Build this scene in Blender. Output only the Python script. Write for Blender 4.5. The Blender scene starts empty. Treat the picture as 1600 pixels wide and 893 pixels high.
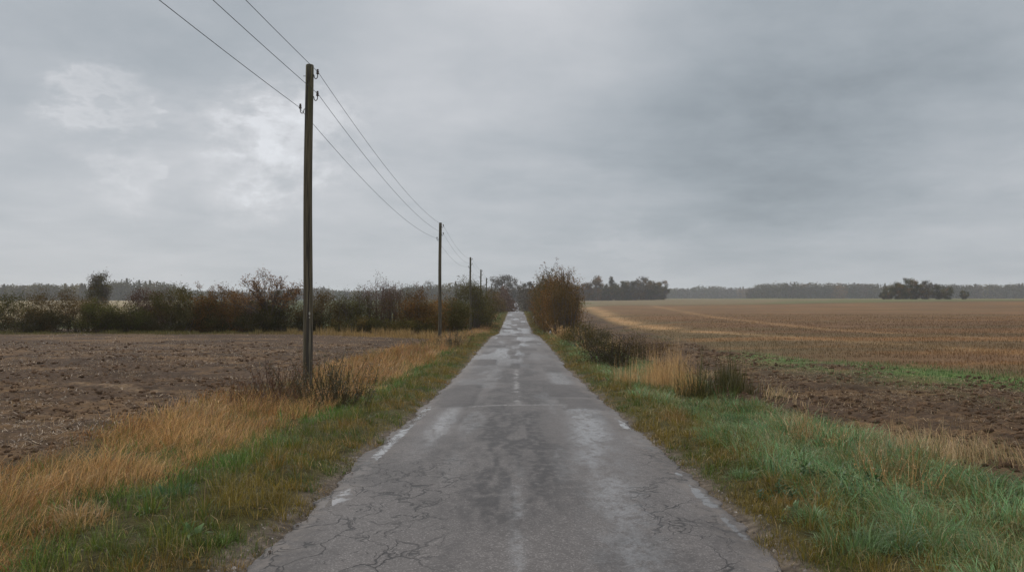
import bpy, math, random
import numpy as np
from mathutils import Vector

S = bpy.context.scene
COL = S.collection
R = math.radians
RNG = np.random.default_rng(7)

# ------------------------------------------------------------------ numeric helpers
def _h(ix, iy, seed):
    n = (ix.astype(np.int64) * 374761393 + iy.astype(np.int64) * 668265263 + seed * 974634777) & 0x7fffffff
    n = ((n ^ (n >> 13)) * 1274126177) & 0x7fffffff
    n = (n ^ (n >> 16)) & 0xffff
    return n / 65535.0

def vn(x, y, seed=0):
    x = np.asarray(x, float); y = np.asarray(y, float)
    ix = np.floor(x); iy = np.floor(y)
    fx = x - ix; fy = y - iy
    fx = fx * fx * (3 - 2 * fx); fy = fy * fy * (3 - 2 * fy)
    a = _h(ix, iy, seed); b = _h(ix + 1, iy, seed); c = _h(ix, iy + 1, seed); d = _h(ix + 1, iy + 1, seed)
    return (a * (1 - fx) + b * fx) * (1 - fy) + (c * (1 - fx) + d * fx) * fy

def fbm(x, y, seed=0, oct=4):
    s = 0; a = 0.5; t = 0
    for i in range(oct):
        s = s + a * vn(x * 2 ** i + 17.3 * i, y * 2 ** i - 9.1 * i, seed + i); t += a; a *= 0.5
    return s / t

def ss(a, b, x):
    t = np.clip((x - a) / (b - a), 0, 1)
    return t * t * (3 - 2 * t)

def gauss(x): return np.exp(-x * x)

# ------------------------------------------------------------------ terrain profile
CAMZ = 1.9
_Y = np.arange(-200, 3400, 0.5)
_kn = [(-200, .3), (-30, .05), (0, 0), (8, .0), (10.7, -.1), (16.4, -.29), (29, -.66), (43, -.76), (64, -1.06), (90, -1.98), (101, -1.88),
       (128, -1.83), (202, -1.28), (290, -3.3), (400, -3.6), (440, -3.2), (480, -.6), (620, .2), (3400, .3)]
_P = np.interp(_Y, [k[0] for k in _kn], [k[1] for k in _kn])
_k = np.hanning(19); _k /= _k.sum()
_P = np.convolve(np.pad(_P, 9, mode='edge'), _k, 'valid')
_fn = [(-200, .2), (0, .0), (8, -.02), (20, -.27), (40, -.52), (61, -.66), (130, -.85), (300, -.75), (700, .3), (1500, .6), (3400, 1.0)]
_F = np.interp(_Y, [k[0] for k in _fn], [k[1] for k in _fn])
_k2 = np.hanning(41); _k2 /= _k2.sum()
_F = np.convolve(np.pad(_F, 20, mode='edge'), _k2, 'valid')
def P(y): return np.interp(y, _Y, _P)
def F(y): return np.interp(y, _Y, _F)

def edge_l(y): return -1.9 - .13 * (fbm(y * .9, y * 0 + 3, 5, 4) - .5) * 2
def edge_r(y): return 1.9 + .13 * (fbm(y * .9, y * 0 + 8, 6, 4) - .5) * 2

def regions(x, y):
    """soft masks of what grows where (world metres)"""
    w1 = (fbm(x * .25, y * .12, 11) - .5) * 2
    vl = 5.9 + 1.2 * w1 + .6 * ss(10, 30, y) - 1.2 * ss(35, 70, y)     # verge width on the pole side
    vr = 4.9 + .9 * w1 + .9 * ss(9, 4, y)
    verge = np.where(x < 0, ss(.5, -.5, -x - vl), ss(.5, -.5, x - vr))
    xb = np.interp(y, [0, 20, 27, 40, 61, 147, 330], [15.2, 12.4, 11.0, 9.0, 9.8, 13.6, 20]) + .8 * w1
    stub = ss(-.8, .8, x - xb - 1.2)
    green = gauss((x - xb - .5) / (1.0 + 1.1 * ss(38, 24, y))) * ss(.42, .62, fbm(x * .45, y * .22, 21) + .15 * ss(36, 24, y)) * (.12 + .88 * ss(48, 30, y))
    return verge, stub, green

def G0(x, y):
    ax = np.abs(x)
    t = ss(3.0, 12 + np.clip(y, 0, 500) * .09, ax)
    z = P(y) * (1 - t) + F(y) * t
    z = z + .06 * ss(1.9, 2.5, ax) * ss(6, 3, ax)
    z = z - .16 * gauss((x - 3.9) / .7) - .08 * gauss((x + 4.2) / .9)
    z = z + (fbm(x * .02 + 5, y * .012, 31) - .5) * 1.0 * ss(25, 120, ax) * ss(40, 200, y)
    z = z + 2.0 * ss(35, 220, x) * ss(90, 350, y)
    return z

def G(x, y):
    x = np.asarray(x, float); y = np.asarray(y, float)
    z = G0(x, y)
    verge, stub, green = regions(x, y)
    soil = (1 - verge) * (1 - stub)
    fade = ss(75, 25, y)
    ax = np.abs(x)
    out = ss(1.95, 2.4, ax)
    z = z + out * fade * verge * ((fbm(x * 1.7, y * 1.7, 41, 3) - .5) * .12)
    z = z + fade * soil * ((fbm(x * 1.1, y * 1.1, 43, 5) - .5) * .17 + (np.abs(fbm(x * 4.5, y * 4.5, 47, 3) - .5)) * .12)
    q = np.where(x < 0, x - .22 * y, x + .10 * y) + .5 * (fbm(x * .25, y * .25, 45, 3) - .5)
    z = z + fade * soil * .028 * np.sin(q * 2 * math.pi / .62) * ss(.3, .6, fbm(x * .3, y * .2, 46, 3))
    z = z + fade * (1 - verge) * stub * (fbm(x * 2, y * 2, 49, 3) - .5) * .08
    z = z - .09 * ss(2.0, 1.75, ax)                                  # trench that carries the road slab
    return z

def hit(px, py):
    """ground point behind a place in the photograph (used once, to find where things stand)"""
    d = 4.5
    while d < 1500:
        x = (px - 806) / 1252 * d; z = CAMZ - (py - 467) / 1252 * d
        if z <= float(G0(np.array(x), np.array(d))): break
        d *= 1.004
    return x, d

# ------------------------------------------------------------------ object helpers
def tag(o, label=None, cat=None, group=None, kind=None):
    if label: o['label'] = label
    if cat: o['category'] = cat
    if group: o['group'] = group
    if kind: o['kind'] = kind
    return o

def empty(name, loc, rz=0, **kw):
    o = bpy.data.objects.new(name, None); COL.objects.link(o)
    o.location = loc; o.rotation_euler = (0, 0, rz); o.empty_display_size = .2
    return tag(o, **kw)

def link(name, me, mat=None, parent=None, **kw):
    o = bpy.data.objects.new(name, me); COL.objects.link(o)
    if mat and not me.materials: me.materials.append(mat)
    if parent: o.parent = parent
    return tag(o, **kw)

def quads(name, V, Q, col=None, smooth=False, extra=None):
    V = np.ascontiguousarray(V, np.float32); Q = np.ascontiguousarray(Q, np.int32)
    me = bpy.data.meshes.new(name)
    me.vertices.add(len(V)); me.vertices.foreach_set('co', V.ravel())
    me.loops.add(Q.size); me.loops.foreach_set('vertex_index', Q.ravel())
    me.polygons.add(len(Q)); me.polygons.foreach_set('loop_start', np.arange(0, Q.size, 4, dtype=np.int32))
    if smooth: me.polygons.foreach_set('use_smooth', np.ones(len(Q), bool))
    me.update(calc_edges=True)
    if col is not None:
        a = me.color_attributes.new('col', 'FLOAT_COLOR', 'POINT')
        c = np.ones((len(V), 4), np.float32); c[:, :3] = col
        a.data.foreach_set('color', c.ravel())
    for k, v in (extra or {}).items():
        a = me.attributes.new(k, 'FLOAT', 'POINT'); a.data.foreach_set('value', np.ascontiguousarray(v, np.float32))
    return me

def grid(name, xs, ys, zf, smooth=True):
    X, Y = np.meshgrid(xs, ys)
    Z = zf(X, Y)
    V = np.stack([X, Y, Z], -1).reshape(-1, 3)
    nx = len(xs); ny = len(ys)
    i = (np.arange(ny - 1)[:, None] * nx + np.arange(nx - 1)[None]).ravel()
    Q = np.stack([i, i + 1, i + nx + 1, i + nx], -1)
    return V, Q

def tubes(p0, p1, r0, r1, n=5):
    """separate tapered prisms, one per segment"""
    p0 = np.asarray(p0, float); p1 = np.asarray(p1, float)
    r0 = np.asarray(r0, float); r1 = np.asarray(r1, float)
    d = p1 - p0; d /= np.linalg.norm(d, axis=1, keepdims=True) + 1e-9
    up = np.where(np.abs(d[:, 2:3]) > .9, np.array([[1., 0, 0]]), np.array([[0, 0, 1.]]))
    u = np.cross(up, d); u /= np.linalg.norm(u, axis=1, keepdims=True) + 1e-9
    v = np.cross(d, u)
    a = np.arange(n) / n * 2 * math.pi
    c = np.cos(a)[None, :, None]; s = np.sin(a)[None, :, None]
    ring = u[:, None] * c + v[:, None] * s
    A = p0[:, None] + ring * r0[:, None, None]; B = p1[:, None] + ring * r1[:, None, None]
    V = np.concatenate([A, B], 1).reshape(-1, 3)
    b = (np.arange(len(p0)) * 2 * n)[:, None]
    k = np.arange(n)[None]; k2 = (k + 1) % n
    Q = np.stack([b + k, b + k2, b + n + k2, b + n + k], -1).reshape(-1, 4)
    return V, Q

def path_tube(pts, r, n=8):
    """one continuous tube along points"""
    pts = np.asarray(pts, float); m = len(pts)
    r = np.full(m, r) if np.isscalar(r) else np.asarray(r)
    t = np.gradient(pts, axis=0); t /= np.linalg.norm(t, axis=1, keepdims=True) + 1e-9
    ref = np.array([0, 1., 0]) if abs(t[0, 1]) < .8 else np.array([0, 0, 1.])
    u = np.cross(np.broadcast_to(ref, t.shape), t); u /= np.linalg.norm(u, axis=1, keepdims=True) + 1e-9
    v = np.cross(t, u)
    a = np.arange(n) / n * 2 * math.pi
    V = (pts[:, None] + (u[:, None] * np.cos(a)[None, :, None] + v[:, None] * np.sin(a)[None, :, None]) * r[:, None, None]).reshape(-1, 3)
    i = (np.arange(m - 1)[:, None] * n); k = np.arange(n)[None]; k2 = (k + 1) % n
    Q = np.stack([i + k, i + k2, i + n + k2, i + n + k], -1).reshape(-1, 4)
    return V, Q

def lathe(prof, n=12, c=(0, 0, 0)):
    prof = np.asarray(prof, float); a = np.arange(n) / n * 2 * math.pi
    V = np.stack([prof[:, 0:1] * np.cos(a), prof[:, 0:1] * np.sin(a), np.repeat(prof[:, 1:2], n, 1)], -1).reshape(-1, 3) + np.array(c)
    m = len(prof); i = (np.arange(m - 1)[:, None] * n); k = np.arange(n)[None]; k2 = (k + 1) % n
    Q = np.stack([i + k, i + k2, i + n + k2, i + n + k], -1).reshape(-1, 4)
    return V, Q

def merge(*vq):
    Vs, Qs, o = [], [], 0
    for V, Q in vq:
        Vs.append(V); Qs.append(Q + o); o += len(V)
    return np.concatenate(Vs), np.concatenate(Qs)

def leaves(C, size, rng, aspect=.55, flat=0.0):
    n = len(C)
    a = rng.normal(size=(n, 3)); a[:, 2] *= (1 - flat)
    a /= np.linalg.norm(a, axis=1, keepdims=True)
    b = np.cross(a, rng.normal(size=(n, 3))); b /= np.linalg.norm(b, axis=1, keepdims=True)
    s = (size * (.6 + .8 * rng.random(n)))[:, None] * .5
    V = np.stack([C - a * s, C + b * s * aspect, C + a * s, C - b * s * aspect], 1).reshape(-1, 3)
    Q = np.arange(n * 4).reshape(-1, 4)
    return V, Q

def palette(pal, n, rng, jit=.18):
    c = np.array([p[:3] for p in pal]); w = np.array([p[3] for p in pal], float); w /= w.sum()
    k = rng.choice(len(pal), n, p=w)
    return c[k] * (1 + jit * rng.normal(size=(n, 1))).clip(.4, 1.8)

# ------------------------------------------------------------------ node helpers
class M:
    def __init__(s, name):
        s.m = bpy.data.materials.new(name); s.m.use_nodes = True
        s.t = s.m.node_tree; s.b = s.t.nodes['Principled BSDF']; s.out = s.t.nodes['Material Output']
    def n(s, typ, ins=None, **kw):
        nd = s.t.nodes.new(typ)
        for k, v in kw.items(): setattr(nd, k, v)
        for k, v in (ins or {}).items(): s.set(nd, k, v)
        return nd
    def set(s, nd, k, v):
        if isinstance(v, bpy.types.NodeSocket): s.t.links.new(v, nd.inputs[k])
        elif isinstance(v, tuple) and len(v) == 3 and nd.inputs[k].type == 'RGBA': nd.inputs[k].default_value = (*v, 1)
        else: nd.inputs[k].default_value = v
    def attr(s, name): 
        return s.n('ShaderNodeAttribute', attribute_name=name)
    def math(s, op, a, b=None, c=None, clamp=False):
        nd = s.n('ShaderNodeMath', operation=op, use_clamp=clamp)
        for i, v in enumerate((a, b, c)):
            if v is not None: s.set(nd, i, v)
        return nd.outputs[0]
    def mix(s, f, a, b, blend='MIX'):
        nd = s.n('ShaderNodeMix', data_type='RGBA', blend_type=blend)
        for i, v in ((0, f), (6, a), (7, b)):
            if isinstance(v, bpy.types.NodeSocket): s.t.links.new(v, nd.inputs[i])
            elif isinstance(v, tuple): nd.inputs[i].default_value = (*v, 1)
            else: nd.inputs[i].default_value = v
        return nd.outputs[2]
    def noise(s, vec, scale, detail=4, rough=.55, dist=0.):
        return s.n('ShaderNodeTexNoise', {'Vector': vec, 'Scale': scale, 'Detail': detail, 'Roughness': rough, 'Distortion': dist}).outputs[0]
    def ramp(s, v, a, b, lo=0., hi=1.):
        nd = s.n('ShaderNodeMapRange', {'Value': v, 'From Min': a, 'From Max': b, 'To Min': lo, 'To Max': hi}, clamp=True, interpolation_type='SMOOTHSTEP')
        return nd.outputs[0]
    def scale(s, vec, sc):
        return s.n('ShaderNodeVectorMath', {0: vec, 1: sc}, operation='MULTIPLY').outputs[0]
    def pos(s): return s.n('ShaderNodeNewGeometry').outputs['Position']
    def obj(s): return s.n('ShaderNodeTexCoord').outputs['Object']
    def bump(s, h, strength, dist):
        nd = s.n('ShaderNodeBump', {'Height': h, 'Strength': strength, 'Distance': dist})
        s.t.links.new(nd.outputs[0], s.b.inputs['Normal'])

def foliage_mat(name, trans=.3, rough=.6, spec=.25):
    m = M(name)
    c = m.attr('col').outputs['Color']
    m.set(m.b, 'Base Color', c); m.b.inputs['Roughness'].default_value = rough
    m.b.inputs['Specular IOR Level'].default_value = spec
    tr = m.n('ShaderNodeBsdfTranslucent', {'Color': c})
    mx = m.n('ShaderNodeMixShader', {0: trans, 1: m.b.outputs[0], 2: tr.outputs[0]})
    m.t.links.new(mx.outputs[0], m.out.inputs[0])
    return m.m

MAT_GRASS = foliage_mat('grass_blades', .35, .4, .4)
MAT_LEAF = foliage_mat('leaf', .25, .75, .08)
def bark_mat(name, a, b):
    m = M(name); p = m.obj()
    n = m.noise(m.scale(p, (6., 6., 1.5)), 3., 4)
    m.set(m.b, 'Base Color', m.mix(n, a, b)); m.b.inputs['Roughness'].default_value = .85
    return m.m
MAT_BARK = bark_mat('bark', (.05, .038, .028), (.12, .09, .07))
MAT_BARK_RED = bark_mat('bark_red', (.07, .04, .03), (.17, .10, .075))

def stubble_colour(X, Y):
    n2 = fbm(X * .08, Y * .05, 52); n3 = fbm(X * .12, Y * .9, 53, 3)
    stub_c = np.array([.128, .072, .035])[None] * (.55 + .5 * n3 + .4 * n2)[:, None]
    ol = (gauss((X - np.interp(Y, [0, 20, 27, 40, 61, 147, 330], [15.2, 12.4, 11.0, 9.0, 9.8, 13.6, 20]) - 3) / 3.5) * ss(26, 40, Y) * .7)[:, None]
    stub_c = stub_c * (1 - ol) + np.array([.085, .066, .030]) * ol
    # drill rows and tramlines running along the field beside the road
    warp = X + 2.5 * (fbm(X * .02, Y * .012, 61) - .5)
    xt = np.interp(Y, [0, 42, 68, 116, 330], [29, 21, 13.9, 14.6, 30])
    tram = gauss((X - xt) / (.9 + .006 * Y)) * ss(12, 30, Y)
    tram2 = gauss((X - xt - 9 - .05 * Y) / 1.0) * ss(12, 30, Y)
    tr = np.clip(tram * 1.0 + tram2 * .6, 0, 1)[:, None] * .8
    stub_c = stub_c * (1 - tr) + np.array([.34, .205, .095]) * tr
    streak = ss(.50, .66, fbm(X * .045, Y * .22, 62))[:, None] * .7
    stub_c = stub_c * (1 - streak) + np.array([.185, .10, .04]) * streak
    dk = ss(.50, .66, fbm(X * .05 + 9, Y * .24, 63))[:, None] * .65
    stub_c = stub_c * (1 - dk) + np.array([.10, .072, .035]) * dk
    return stub_c

# ------------------------------------------------------------------ ground sheet
def build_ground():
    xr = [0.0, .9, 1.6]
    x = 1.72
    while x < 13: xr.append(x); x += .062
    st = .066
    while x < 2600: xr.append(x); x += st; st *= 1.055
    xr.append(2700.)
    xs = np.array(sorted([-v for v in xr[1:]] + xr))
    ys = [-150., -100, -60, -40, -25, -15, -8, -4, -1, 1.0]
    y = 2.0
    while y < 3200: ys.append(y); y += max(.045, .0082 * y)
    ys = np.array(ys)
    V, Q = grid('ground', xs, ys, G)
    X, Y = V[:, 0], V[:, 1]
    verge, stub, green = regions(X, Y)
    n1 = fbm(X * .5, Y * .5, 51); n2 = fbm(X * .08, Y * .05, 52); n3 = fbm(X * .12, Y * .9, 53, 3)
    soil_c = np.array([.058, .036, .021])[None] * (.6 + .8 * n1)[:, None]
    straw = ss(.47, .66, fbm(X * .33, Y * .5, 54) * .6 + fbm(X * 2.5, Y * 2.5, 56, 3) * .4)
    soil_c = soil_c * (1 - .5 * straw[:, None]) + np.array([.165, .098, .046]) * .5 * straw[:, None]
    stub_c = stubble_colour(X, Y)
    # fields beyond
    far = ss(325, 345, Y + X * .12)[:, None] * (X > 8)[:, None]
    fcol = np.where((ss(.45, .55, fbm(X * .004, Y * .004, 64)))[:, None] > .5, np.array([.10, .098, .040]), np.array([.13, .098, .050]))
    hedge = (gauss((Y + X * .12 - 334) / 5) * (X > 12))[:, None]
    stub_c = stub_c * (1 - far) + fcol * far
    stub_c = stub_c * (1 - hedge) + np.array([.05, .045, .02]) * hedge
    green_c = np.array([.075, .125, .035])[None] * (.7 + .6 * n1)[:, None]
    left_far = ((X < -3) * ss(66, 74, Y))[:, None]
    lf_c = np.where(((X < -.42 * Y) & (Y > 90))[:, None], np.array([.21, .165, .09]), np.array([.052, .060, .022])) * (.8 + .4 * n2)[:, None]
    field = np.where((X < 0)[:, None], soil_c * (1 - left_far) + lf_c * left_far, soil_c * (1 - stub[:, None]) + stub_c * stub[:, None])
    g = (green * (X > 0))[:, None] * .85
    field = field * (1 - g) + green_c * g
    # pale wheel track crossing the ploughed field
    tl = (gauss((Y - (21 - .55 * (X + 12))) / .35) * (X < -6) * ss(.4, .6, fbm(X, Y, 67)))[:, None] * .5
    field = field * (1 - tl) + np.array([.25, .17, .1]) * tl
    litter = np.array([.052, .044, .014])[None] * (.55 + .8 * n1)[:, None]
    gv = ss(2.2, 1.95, np.abs(X) + .35 * (n1 - .5))[:, None]
    litter = litter * (1 - gv) + np.array([.105, .083, .062]) * gv
    c = field * (1 - verge[:, None]) + litter * verge[:, None]
    c *= (.85 + .3 * RNG.random(len(X)))[:, None]
    me = quads('ground', V, Q, c, True, {'rough_soil': np.clip((1 - verge), 0, 1)})
    m = M('ground')
    p = m.pos()
    n = m.noise(p, 9., 6, .65)
    f = m.ramp(n, .3, .72, .55, 1.4)
    base = m.n('ShaderNodeVectorMath', {0: m.attr('col').outputs['Vector'], 'Scale': f}, operation='SCALE').outputs[0]
    vo = m.n('ShaderNodeTexVoronoi', {'Vector': m.scale(p, (1., .8, 1.)), 'Scale': 5.}).outputs['Distance']
    m.set(m.b, 'Base Color', base); m.b.inputs['Roughness'].default_value = .85
    m.b.inputs['Specular IOR Level'].default_value = .08
    h = m.math('ADD', m.noise(p, 16., 5, .7), m.math('MULTIPLY', vo, .5))
    m.bump(h, .9, .05)
    link('ground', me, m.m, None, label='brown ploughed and stubble fields with earth verges spreading to the horizon', cat='ground', kind='structure')

# ------------------------------------------------------------------ road
def build_road():
    ys = [-120., -60, -30, -12, -5, -1]
    y = 1.
    while y < 950: ys.append(y); y += max(.035, .0052 * y)
    ys = np.array(ys); u = np.linspace(-1, 1, 113)
    U, Y = np.meshgrid(u, ys)
    el = edge_l(ys)[:, None]; er = edge_r(ys)[:, None]
    fine = ((fbm(Y * 6, U * 0 + 2, 77, 3) - .5) * .12)
    X = np.where(U < 0, -U * (el + fine), U * (er - fine))
    def surf(X, Y):
        z = P(Y) + .035 * (1 - (X / 1.9) ** 2) + .012
        z = z - .012 * gauss((X - .85) / .3) - .012 * gauss((X + .85) / .3)
        z = z + (fbm(X * .8, Y * .5, 71, 3) - .5) * .03
        z = z - .02 * ss(1.55, 1.95, np.abs(X))
        return z
    pn = (fbm(X * 3, Y * 3, 73, 3) - .5) * .16
    def box(x0, x1, y0, y1, s=.05):
        return ss(-s, s, X + pn - x0) * ss(-s, s, x1 - X - pn) * ss(-s * 2, s * 2, Y + pn * 2 - y0) * ss(-s * 2, s * 2, y1 - Y - pn * 2)
    specs = [(-1.75, -.92, 16.2, 21.6), (.78, 1.8, 18.4, 21.6), (1.0, 1.85, 15.6, 17.6), (1.05, 1.9, 27.6, 30), (-1.8, -.8, 31, 34.), (-.25, .12, 34.4, 36.5),
             (-.15, .1, 29, 31.5), (.2, 1.0, 41, 43.), (-1.7, -.6, 44, 47), (-.2, .2, 47, 52), (.6, 1.8, 50, 53), (-1.5, 1.7, 61, 64), (-.9, 1.9, 76, 79), (-1.8, .2, 99, 104), (-.2, 1.8, 121, 127), (-1.8, 1.8, 150, 157)]
    patch = np.zeros_like(X); rim = np.zeros_like(X)
    for s_ in specs:
        b = box(*s_); patch = np.maximum(patch, b)
        b2 = box(s_[0] - .07, s_[1] + .07, s_[2] - .2, s_[3] + .2); rim = np.maximum(rim, b2 * (1 - b))
    z = surf(X, Y) + .012 * patch - .006 * rim
    V = np.stack([X, Y, z], -1)
    # side skirts go down into the ground
    sk = V[:, [0, -1]].copy(); sk[:, 0, 0] -= .03; sk[:, 1, 0] += .03; sk[:, :, 2] -= .3
    V = np.concatenate([sk[:, :1], V, sk[:, 1:]], 1)
    nx = V.shape[1]; ny = V.shape[0]
    i = (np.arange(ny - 1)[:, None] * nx + np.arange(nx - 1)[None]).ravel()
    Q = np.stack([i, i + 1, i + nx + 1, i + nx], -1)
    pad = lambda a: np.concatenate([a[:, :1], a, a[:, -1:]], 1).ravel()
    nz = fbm(X * 1.6, Y * .45, 81, 4); nf = fbm(X * 5, Y * 2, 83, 4)
    wet = gauss((X - (.58 + .045 * np.clip(Y, 0, 16.5))) / .34) * ss(17.3, 16.4, Y) * ss(.12, .5, nz + .12 * ss(9, 12, Y)) * (.6 + .3 * ss(8, 11, Y))
    wet = np.maximum(wet, gauss((X - 1.3) / .35) * ss(21.8, 22.3, Y) * ss(29, 26, Y) * .8)
    wet = np.maximum(wet, gauss((X + 1.22) / .2) * gauss((Y - 13.4) / 3.0) * ss(.2, .5, nz + .1) * .85)
    wet = np.maximum(wet, gauss((X + .95) / .3) * ss(21, 24, Y) * ss(.4, .6, nz) * .6)
    wet = np.maximum(wet, gauss((X - .02) / .09) * ss(.35, .6, nf) * .55 * ss(12, 6, Y))
    wet = np.maximum(wet, .95 * ss(.46, .6, fbm(X * .8, Y * .12, 87)) * ss(22, 45, Y))
    wet = wet * (1 - .8 * patch)
    wet = np.maximum(wet, .36 * (1 - patch) * ss(.50, .70, fbm(X * 1.5, Y * .22, 85, 4)) * ss(5, 10, Y))
    pool = np.maximum(gauss((X + 1.74 + .08 * (nf - .5)) / .085) * ss(8.8, 10.5, Y) * ss(16.6, 15.8, Y) * ss(.3, .42, nf), gauss((X + 1.72) / .16) * gauss((Y - 7.3) / .9) * ss(.3, .5, nz))
    pool = np.maximum(pool, gauss((X - 1.79 + .1 * (nf - .5)) / .075) * ss(15.5, 13, Y) * ss(.46, .58, fbm(X * 2, Y * .9, 89)))
    dark = (gauss((X + .24) / .27) * ss(5.5, 8.5, Y) * ss(17, 13, Y) * 1.7 + gauss((X - .22) / .17) * ss(6, 9, Y) * ss(16, 12, Y) * 1.1) * ss(.3, .6, fbm(X * 9, Y * 1.3, 91))
    dark = np.clip(dark + .5 * ss(.46, .70, fbm(X * 2.2, Y * .7, 92)) + .35 * gauss((np.abs(X) - .3) / .5) * ss(5, 14, Y) * ss(60, 22, Y), 0, 1)
    line = gauss((X - .02) / .07) * ss(15.5, 17, Y) * ss(30, 26, Y) * ss(.35, .6, nf) + gauss((Y - 16.3 - .1 * X) / .06) * ss(-1.0, -.9, X) * ss(1.05, .95, X) * .8 + gauss((Y - 21.9) / .08) * ss(-.9, -.8, X) * ss(.1, 0, X) * .4
    crackm = ss(.3, .9, -X) * ss(11.5, 8, Y) + ss(1.0, 1.25, X) * ss(13, 9, Y) * ss(.35, .55, nz)
    crackm = np.clip(crackm * ss(.25, .5, nf + .15) + .3 * ss(.5, .65, nz), 0, 1)
    edge = ss(1.45, 1.85, np.abs(X) + .25 * (nf - .5))
    me = quads('road', V.reshape(-1, 3), Q, None, True, {'wet': pad(wet), 'pool': pad(pool), 'dark': pad(dark), 'worn_line': pad(line), 'crackm': pad(crackm),
                'patch': pad(patch), 'rim': pad(rim), 'edge': pad(edge)})
    m = M('wet_asphalt'); p = m.pos()
    A = lambda k: m.attr(k).outputs['Fac']
    big = m.noise(m.scale(p, (1., .5, 1.)), 1.3, 5, .6)
    agg = m.n('ShaderNodeTexVoronoi', {'Vector': p, 'Scale': 95.}).outputs['Color']
    aggv = m.n('ShaderNodeSeparateColor', {0: agg}).outputs[0]
    fine = m.noise(p, 60., 4, .7)
    c = m.mix(big, (.044, .0375, .035), (.090, .078, .072))
    c = m.mix(m.ramp(m.noise(p, 13., 6, .75), .42, .66, 0, .6), c, (.034, .028, .026))
    c = m.mix(m.ramp(m.noise(p, 8., 6, .75), .54, .72, 0, .28), c, (.17, .15, .14))
    c = m.mix(m.ramp(aggv, .7, 1.0, 0, .38), c, (.27, .25, .235))
    c = m.mix(m.ramp(fine, .45, .75, .0, .5), c, (.05, .043, .04))
    c = m.mix(m.math('MULTIPLY', A('patch'), m.ramp(m.noise(p, 4., 6, .7), .35, .62, .35, .95)), c, (.036, .030, .028))
    c = m.mix(m.math('MULTIPLY', A('rim'), .85), c, (.035, .03, .028))
    c = m.mix(m.math('MULTIPLY', A('edge'), m.ramp(m.noise(p, 7., 4), .4, .6, .2, .8)), c, (.115, .095, .08))
    streak = m.ramp(m.noise(m.scale(p, (1.6, 1., 1.)), 5., 7, .75), .36, .56, .25, 1.)
    c = m.mix(m.math('MULTIPLY', m.math('MULTIPLY', A('dark'), streak), 1., clamp=True), c, (.014, .011, .0105))
    c = m.mix(m.math('MULTIPLY', m.math('MULTIPLY', A('worn_line'), m.ramp(m.noise(p, 16., 5, .7), .40, .58)), .42), c, (.5, .49, .47))
    # cracks
    dn = m.n('ShaderNodeTexNoise', {'Vector': p, 'Scale': 2.4, 'Detail': 4.})
    dv = m.n('ShaderNodeVectorMath', {0: dn.outputs['Color'], 1: (.5, .5, .5)}, operation='SUBTRACT').outputs[0]
    pv = m.n('ShaderNodeVectorMath', {0: dv, 1: (.75, .75, 0.), 2: p}, operation='MULTIPLY_ADD').outputs[0]
    def crk(sc, w, vec):
        v = m.n('ShaderNodeTexVoronoi', {'Vector': m.scale(vec, (1.25, .6, 0.)), 'Scale': sc}, feature='DISTANCE_TO_EDGE').outputs['Distance']
        return m.ramp(v, 0, w, 1, 0)
    k1 = m.math('MULTIPLY', crk(2.1, .032, pv), m.ramp(m.noise(p, 1.7, 2), .38, .48))
    k2 = m.math('MULTIPLY', crk(5.2, .046, pv), m.ramp(m.noise(m.scale(p, (1., 1., 1.)), 2.6, 2), .5, .58))
    ck = m.math('MULTIPLY', m.math('MAXIMUM', k1, k2), A('crackm'), clamp=True)
    c = m.mix(m.math('MULTIPLY', ck, 1.), c, (.008, .0065, .006))
    wn = m.math('MULTIPLY', A('wet'), m.ramp(m.noise(m.scale(p, (3., 1.1, 1.)), 1.6, 7, .7), .25, .60, .4, 1.), clamp=True)
    wn = m.math('MULTIPLY', wn, m.ramp(m.noise(m.scale(p, (1., .55, 1.)), 9., 6, .75), .34, .56, .28, 1.))
    wn = m.math('MULTIPLY', wn, m.ramp(m.noise(p, 42., 3, .6), .34, .54, .6, 1.))
    pl = m.ramp(m.math('MULTIPLY', A('pool'), m.ramp(m.noise(p, 7., 6, .7), .36, .58, .3, 1.2)), .35, .6)
    wall = m.math('MAXIMUM', wn, pl)
    c = m.mix(m.math('MULTIPLY', wall, .25), c, (.05, .045, .043))
    m.set(m.b, 'Base Color', c)
    r = m.math('ADD', m.ramp(wn, 0, 1, .72, .5), m.math('MULTIPLY', fine, .12))
    m.set(m.b, 'Coat Weight', m.math('MAXIMUM', m.ramp(wn, .04, .66, .02, 1.), pl)); m.set(m.b, 'Coat Roughness', m.ramp(pl, 0, 1, .27, .03)); m.b.inputs['Coat IOR'].default_value = 1.45
    m.set(m.b, 'Roughness', r)
    h = m.math('ADD', m.math('MULTIPLY', m.math('ADD', aggv, fine), m.ramp(wall, 0, 1, .6, .05)), m.math('MULTIPLY', ck, -2.2))
    h = m.math('MULTIPLY', h, m.ramp(pl, 0, 1, 1., .03))
    m.bump(h, .55, .012)
    link('road', me, m.m, None, label='narrow cracked wet asphalt road with patches and puddles running straight to the horizon', cat='road', kind='structure')

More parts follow.
